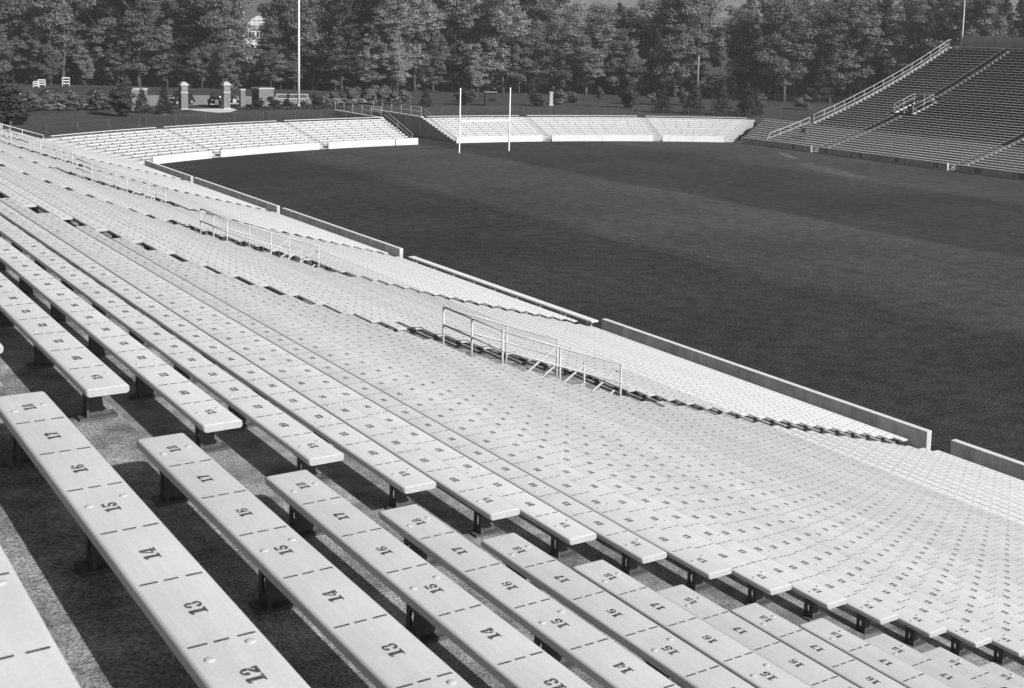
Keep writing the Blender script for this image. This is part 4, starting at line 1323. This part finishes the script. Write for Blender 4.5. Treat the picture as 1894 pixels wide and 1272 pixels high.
# ---------------------------------------------------------------- fences
def wire_panel(mb, p0, p1, z0, z1, step=.16, w=.004):
    L = math.hypot(p1[0] - p0[0], p1[1] - p0[1]); H = z1 - z0
    n = int(L / step)
    ux, uy = (p1[0] - p0[0]) / L, (p1[1] - p0[1]) / L
    for i in range(-int(H / step), n + 1):
        for sg in (1, -1):
            a = i * step; b = a + H
            za, zb = (z0, z1) if sg > 0 else (z1, z0)
            if a < 0: za = za + (zb - za) * (-a / H); a = 0.0
            if b > L:
                f = (L - a) / (b - a); zb = za + (zb - za) * f; b = L
            if b <= a: continue
            A = (p0[0] + ux * a, p0[1] + uy * a); B = (p0[0] + ux * b, p0[1] + uy * b)
            mb.face([(A[0], A[1], za - w), (B[0], B[1], zb - w), (B[0], B[1], zb + w), (A[0], A[1], za + w)])
def fence(pts, h, label, barbed=False, group=None):
    c = pts[len(pts) // 2]
    t = thing('wire_fence', label, 'fence', (c[0], c[1], GZ), 0, group)
    P = [(x - c[0], y - c[1]) for x, y in pts]
    for x, y in P:
        mb = MB(); mb.tube([(x, y, -.2), (x, y, h)] + ([(x - .2, y - .15, h + .3)] if barbed else []), .032, 6); mb.build('post', M['iron'], t)
    mb = MB()
    for a, b in zip(P, P[1:]): wire_panel(mb, a, b, .04, h - .02)
    tag(mb.build('wire_mesh', M['iron'], t), kind='stuff')
    mb = MB(); mb.tube([(x, y, h) for x, y in P], .014, 5); mb.build('top_wire', M['iron'], t)
def arc_fence(a0, a1, label):
    n = max(2, round((a1 - a0) * 73 / 3.1))
    fence([arc_pt(73.0, a0 + (a1 - a0) * i / n) for i in range(n + 1)], 1.42, label, False, 'wire fences behind the curved stand')
arc_fence(math.radians(-32), math.radians(-23.6), 'wire fence behind the corner of the curved stand, below the yews')
arc_fence(math.radians(-23), math.radians(-12.2), 'wire fence behind the curved stand, below the gate pillars')
arc_fence(math.radians(-11.6), math.radians(-2.0), 'wire fence behind the curved stand, below the name sign')
arc_fence(math.radians(2.4), math.radians(12), 'wire fence behind the curved stand, past the tunnel')
arc_fence(math.radians(12.6), math.radians(23), 'wire fence behind the curved stand, below the white pylon')
arc_fence(math.radians(23.6), math.radians(33), 'wire fence behind the curved stand, beside the spruce clump')
fence([(114.5 + 2.2 * i, 129.5 - 1.7 * i) for i in range(9)], 2.1, 'tall barbed wire fence in front of the pines by the far stand', True)

# ---------------------------------------------------------------- parked cars of the thirties
def loft(mb, secs):
    """secs: list of (x, half width, z0, z1, round) cross-sections along x"""
    n = 8
    base = len(mb.v)
    for x, w, z0, z1, r in secs:
        for y, z in ((-w, z0), (-w, z1 - r), (-w + r * .7, z1 - r * .15), (-w * .3, z1), (w * .3, z1), (w - r * .7, z1 - r * .15), (w, z1 - r), (w, z0)):
            mb.v.append((x, y, z))
    for j in range(len(secs) - 1):
        for q in range(n):
            a = base + j * n + q; b = base + j * n + (q + 1) % n
            mb.f.append((a, b, b + n, a + n)); mb.sm.append(True)
    mb.f.append(tuple(base + q for q in range(n))); e = base + (len(secs) - 1) * n
    mb.f.append(tuple(e + q for q in range(n))[::-1]); mb.sm += [False, False]
def fender(mb, x, y, r, w):
    pts = []
    for a in range(-10, 200, 30):
        t_ = math.radians(a)
        pts.append((x + r * math.cos(t_), r * math.sin(t_) * .95 + .36))
    pts.append((x - r - .22, .30)); 
    i = len(mb.v)
    for px, pz in pts:
        mb.v += [(px, y - w, pz), (px, y + w, pz), (px, y + w, pz + .05), (px, y - w, pz + .05)]
    for j in range(len(pts) - 1):
        for q in range(4):
            a = i + j * 4 + q; b = i + j * 4 + (q + 1) % 4
            mb.f.append((a, b, b + 4, a + 4)); mb.sm.append(False)
    mb.f.append((i, i + 1, i + 2, i + 3)); k = i + 4 * (len(pts) - 1); mb.f.append((k, k + 1, k + 2, k + 3)); mb.sm += [False, False]
CAR = {}
def car_meshes():
    mb = MB(); loft(mb, [(2.02, .24, .5, .98, .1), (1.9, .3, .42, 1.08, .12), (1.1, .42, .4, 1.14, .14), (.62, .6, .38, 1.16, .14), (-.9, .68, .36, 1.14, .14), (-1.7, .6, .4, 1.08, .2), (-2.0, .45, .48, .85, .2)]); CAR['body'] = mb.mesh('body', M['car'], True)
    mb = MB(); loft(mb, [(.62, .6, 1.1, 1.2, .05), (.42, .6, 1.1, 1.66, .12), (-.2, .62, 1.1, 1.74, .16), (-.95, .6, 1.1, 1.70, .18), (-1.45, .52, 1.08, 1.5, .2), (-1.72, .45, 1.05, 1.15, .1)]); CAR['cabin'] = mb.mesh('cabin', M['car'], True)
    mb = MB(); mb.face([(.655, -.48, 1.24), (.655, .48, 1.24), (.475, .46, 1.58), (.475, -.46, 1.58)]); CAR['windscreen'] = mb.mesh('windscreen', M['glass'])
    mb = MB(); mb.prism([(.3, 1.24), (-.28, 1.24), (-.28, 1.55), (.25, 1.55)], -.01, .01); mb.prism([(-.38, 1.24), (-.95, 1.24), (-.95, 1.55), (-.38, 1.55)], -.01, .01); CAR['side_windows'] = mb.mesh('side_windows', M['glass'])
    for nm, x in (('front_fender', 1.32), ('rear_fender', -1.28)):
        mb = MB(); fender(mb, x, 0, .44, .14); CAR[nm] = mb.mesh(nm, M['car'])
    mb = MB(); mb.tube([(0, -.07, 0), (0, .07, 0)], .35, 16); CAR['wheel'] = mb.mesh('wheel', M['tyre'])
    mb = MB(); mb.tube([(0, -.078, 0), (0, .078, 0)], .17, 12); CAR['rim'] = mb.mesh('rim', M['chrome'])
    mb = MB(); mb.tube([(-.12, 0, 0), (.04, 0, 0), (.07, 0, 0)], [.06, .12, .11], 10); CAR['headlight'] = mb.mesh('headlight', M['chrome'])
    mb = MB(); mb.prism([(-.2, .52), (.2, .52), (.23, .9), (.15, 1.0), (-.15, 1.0), (-.23, .9)], 2.024, 2.06, 'x'); CAR['grille'] = mb.mesh('grille', M['chrome'])
    mb = MB(); mb.box((-.04, -.78, -.04), (.04, .78, .04)); CAR['bumper'] = mb.mesh('bumper', M['chrome'])
car_meshes()
def car(x, y, rz, label):
    t = thing('parked_car', label, 'car', (x, y, GZ + .005), rz, 'cars parked behind the gate')
    put('body', CAR['body'], t); put('cabin', CAR['cabin'], t); put('windscreen', CAR['windscreen'], t); put('grille', CAR['grille'], t)
    for sy in (-1, 1):
        put('side_window', CAR['side_windows'], t, (0, sy * .615, 0))
        put('front_fender', CAR['front_fender'], t, (0, sy * .66, 0)); put('rear_fender', CAR['rear_fender'], t, (0, sy * .68, 0))
        put('headlight', CAR['headlight'], t, (1.75, sy * .5, .92))
        for wx in (1.32, -1.28):
            w = put('wheel', CAR['wheel'], t, (wx, sy * .68, .35)); put('rim', CAR['rim'], w)
    put('bumper', CAR['bumper'], t, (2.2, 0, .45)); put('bumper', CAR['bumper'], t, (-2.1, 0, .47))
car(52.6, 149.2, math.radians(-105), 'dark car facing the field just behind the tall gate pillars')
car(55.0, 150.2, math.radians(-100), 'dark car facing the field behind the short gate pillar')
car(51.6, 157.6, math.radians(75), 'dark car seen from behind, framed by the gate pillars')
car(49.6, 153.4, math.radians(-150), 'dark car standing across the gateway behind the tall pillar')
car(36.2, 160.0, math.radians(10), 'dark car behind the hedge, nearer the yews')
car(41.5, 158.6, math.radians(8), 'dark car behind the hedge, nearer the ticket booth')
car(31.0, 163.0, math.radians(12), 'dark car farthest along behind the hedge')

# white timber frames on the slope beyond the cars
def frame_stand(x, y, w, h, label):
    t = thing('white_frame', label, 'frame', (x, y, GZ), math.radians(-15), 'white timber frames')
    for sx in (-1, 1):
        for sy in (-1, 1):
            mb = MB(); mb.box((sx * w / 2 - .05, sy * .4 - .05, 0), (sx * w / 2 + .05, sy * .4 + .05, h)); mb.build('post', M['stone'], t)
    for z in (.3, .62, .95):
        for sy in (-1, 1):
            mb = MB(); mb.box((-w / 2 + .061, sy * .4 - .05, h * z - .05), (w / 2 - .061, sy * .4 + .05, h * z + .06)); mb.build('crossbar', M['wall_cap'], t)
frame_stand(46.2, 196.5, 1.0, 1.3, 'white timber frame beyond the parked cars, the tallest one')
frame_stand(42.6, 196.0, 1.0, 1.0, 'white timber frame beyond the parked cars, beside the tallest')
frame_stand(41.2, 193.0, .8, .9, 'small white timber frame nearest the yews')

# ---------------------------------------------------------------- glasshouse, house and hill far behind
t = thing('glasshouse', 'whitewashed domed glasshouse gleaming through the trees behind the gate', 'building', (108, 268, GZ + 4.4), math.radians(-20))
t.scale = (.95, 1.0, .85)
mb = MB(); mb.box((-9.5, -4, 0), (9.5, 4, 4.2)); mb.build('wall', M['conservatory'], t)
mb = MB(); mb.prism([(5.0 * math.cos(math.radians(a)) - 1.5, 4.2 + 4.4 * math.sin(math.radians(a))) for a in range(0, 181, 12)], -3.9, 3.9); mb.build('vaulted_roof', M['conservatory'], t)
for i in range(11):
    mb = MB(); x = -8.6 + 1.72 * i; mb.box((x - .6, -4.05, 2.6), (x + .6, -4.002, 3.9)); w = mb.build('window', M['glass'], t)
    mb = MB(); mb.box((x - .05, -4.09, 2.6), (x + .05, -4.052, 3.9)); mb.build('glazing_bar', M['white'], w)
for i in range(9):
    u = -4.0 + i; zt = 4.4 * math.sqrt(max(0, 1 - (u / 5.0) ** 2))
    mb = MB(); mb.box((-1.5 + u - .06, -3.96, 4.25), (-1.5 + u + .06, -3.905, 4.2 + zt - .05)); mb.build('glazing_bar', M['iron_far'], t)
for i in range(2):
    zt = 1.4 + 1.3 * i; u = 5.0 * math.sqrt(1 - (zt / 4.4) ** 2)
    mb = MB(); mb.box((-1.5 - u + .1, -3.99, 4.2 + zt - .06), (-1.5 + u - .1, -3.962, 4.2 + zt + .06)); mb.build('glazing_bar', M['iron_far'], t)
mb = MB(); mb.box((-9.2, -3.0, 4.21), (-6.7, 0, 9.0)); mb.build('tower', M['conservatory'], t)
t = thing('house', 'house with a steep dark roof half hidden behind the trees', 'building', (143, 230, GZ), math.radians(-30))
mb = MB(); mb.box((-5, -4, 0), (5, 4, 9.5)); mb.build('walls', M['brick'], t)
mb = MB(); mb.prism([(-4.6, 9.5), (4.6, 9.5), (0, 13.6)], -5.4, 5.4, 'x'); mb.build('roof', M['roof'], t)
for x in (-3, 0, 3):
    mb = MB(); mb.box((x - .6, -4.05, 6.6), (x + .6, -4.002, 8.4)); mb.build('window', M['glass'], t)
mb = MB()
hn = 40
ring = []
for i in range(hn + 1):
    b = math.radians(0 + 75 * i / hn)
    h = 24 + 5 * math.sin(i * .7) + 4 * math.sin(i * 1.9 + 1)
    ring.append(((950 * math.sin(b), 950 * math.cos(b), GZ), (1120 * math.sin(b), 1120 * math.cos(b), h), (1700 * math.sin(b), 1700 * math.cos(b), h + 2)))
for a, b in zip(ring, ring[1:]):
    mb.face([a[0], b[0], b[1], a[1]]); mb.face([a[1], b[1], b[2], a[2]])
tag(mb.build('hill', M['lawn']), kind='structure')
for i, (bd, dist, w, h, lab) in enumerate([(37.2, 1105, 26, 9, 'pale long building on the skyline above the trees'), (38.6, 1110, 14, 7, 'small pale gabled house on the skyline'), (48.0, 1105, 18, 8, 'pale building on the skyline behind the pines')]):
    b = math.radians(bd)
    t = thing('skyline_building', lab, 'building', (dist * math.sin(b), dist * math.cos(b), 18), -b)
    mb = MB(); mb.box((-w / 2, -6, 0), (w / 2, 6, h)); mb.build('wall', M['stone'], t)
    mb = MB(); mb.prism([(-6.6, h), (6.6, h), (0, h + 4.5)], -w / 2 - .5, w / 2 + .5, 'x'); mb.build('roof', M['roof'], t)

# ---------------------------------------------------------------- the man bending over a bench
def skinned(name, joints, edges, mat, parent, sub=1):
    me = bpy.data.meshes.new(name)
    me.from_pydata([j[:3] for j in joints], edges, [])
    o = put(name, me, parent)
    md = o.modifiers.new('skin', 'SKIN'); md.use_smooth_shade = True
    for i, j in enumerate(joints):
        sv = me.skin_vertices[0].data[i]
        sv.radius = (j[3], j[3]); sv.use_root = (i == 0)
    sb = o.modifiers.new('sub', 'SUBSURF'); sb.levels = sub; sb.render_levels = sub
    me.materials.append(mat)
    return o
kp = 40
t = thing('person', 'person in a dark jacket and pale trousers bending over a far bench', 'person', (2 * C_AX - rowD(kp) - .33, 97.45, treadZ(kp + 1)), math.radians(118))
# local x: the way the person faces
J = [(0, 0, .92, .13), (.16, 0, 1.10, .125), (.34, 0, 1.24, .15), (.42, 0, 1.26, .06), (.52, 0, 1.27, .10), (.60, 0, 1.24, .085),
     (.33, .20, 1.22, .06), (.42, .24, .96, .045), (.52, .20, .74, .036), (.54, .19, .66, .03),
     (.33, -.20, 1.22, .06), (.40, -.24, .95, .045), (.50, -.18, .72, .036), (.52, -.17, .64, .03),
     (.0, .10, .86, .10), (.06, .12, .48, .07), (-.04, .12, .10, .05), (.10, .13, .04, .04),
     (-.02, -.10, .86, .10), (-.02, -.12, .47, .07), (-.16, -.12, .10, .05), (-.02, -.13, .04, .04)]
E_ = [(0, 1), (1, 2), (2, 3), (3, 4), (4, 5), (2, 6), (6, 7), (7, 8), (8, 9), (2, 10), (10, 11), (11, 12), (12, 13), (0, 14), (14, 15), (15, 16), (16, 17), (0, 18), (18, 19), (19, 20), (20, 21)]
for hb, sy in ((9, 1), (13, -1)):
    bx, by, bz = J[hb][:3]
    for f in range(5):
        i = len(J)
        L = (.035, .055, .06, .055, .045)[f]
        dx = (-.03, -.02, -.005, .01, .022)[f]
        J.append((bx + dx, by + (.03 * sy if f == 0 else 0), bz - .03, .009)); J.append((bx + dx * 1.3 + .012, by + (.035 * sy if f == 0 else -.006 * sy), bz - .03 - L, .008))
        E_ += [(hb, i), (i, i + 1)]
skinned('body', J, E_, M['skin'], t)
skinned('jacket', [(j[0], j[1], j[2], j[3] * 1.45) for j in (J[0], J[1], J[2], J[6], J[7], J[8], J[10], J[11], J[12])], [(0, 1), (1, 2), (2, 3), (3, 4), (4, 5), (2, 6), (6, 7), (7, 8)], M['coat'], t)
skinned('trousers', [(j[0], j[1], j[2], j[3] * 1.3) for j in (J[0], J[14], J[15], J[16], J[18], J[19], J[20])], [(0, 1), (1, 2), (2, 3), (0, 4), (4, 5), (5, 6)], M['trousers'], t)
for a, b in ((16, 17), (20, 21)):
    skinned('shoe', [(J[a][0], J[a][1], J[a][2] - .05, .055), (J[b][0] + .05, J[b][1], J[b][2] + .01, .045)], [(0, 1)], M['dark'], t)
mb = MB(); mb.lathe([(.17, 0), (.165, .015), (.105, .03), (.10, .12), (.05, .15)], (0, 0, 0), 12); mb.build('hat', M['coat'], t, loc=(.57, 0, 1.32)).rotation_euler = (0, math.radians(35), 0)
mb = MB(); mb.lathe([(.02, -.05), (.085, -.03), (.10, .03), (.08, .085), (.02, .1)], (0, 0, 0), 10); mb.build('hair', M['dark'], t, loc=(.52, 0, 1.31))

# ---------------------------------------------------------------- thin autumn haze
mb = MB(); mb.box((-1300, -200, -1.5), (1750, 2000, 60))
hz_o = mb.build('haze', None)
hm = bpy.data.materials.new('haze_air'); hm.use_nodes = True
hn_, hl_ = hm.node_tree.nodes, hm.node_tree.links
for _n in list(hn_): hn_.remove(_n)
ho = hn_.new('ShaderNodeOutputMaterial'); hv = hn_.new('ShaderNodeVolumePrincipled')
hv.inputs['Color'].default_value = (.9, .9, .9, 1); hv.inputs['Density'].default_value = 0.00046; hv.inputs['Anisotropy'].default_value = 0.2
hl_.new(hv.outputs[0], ho.inputs['Volume'])
hz_o.data.materials.append(hm)
tag(hz_o, 'thin pale haze over the far trees', 'haze', kind='stuff')
scene.cycles.volume_bounces = 0
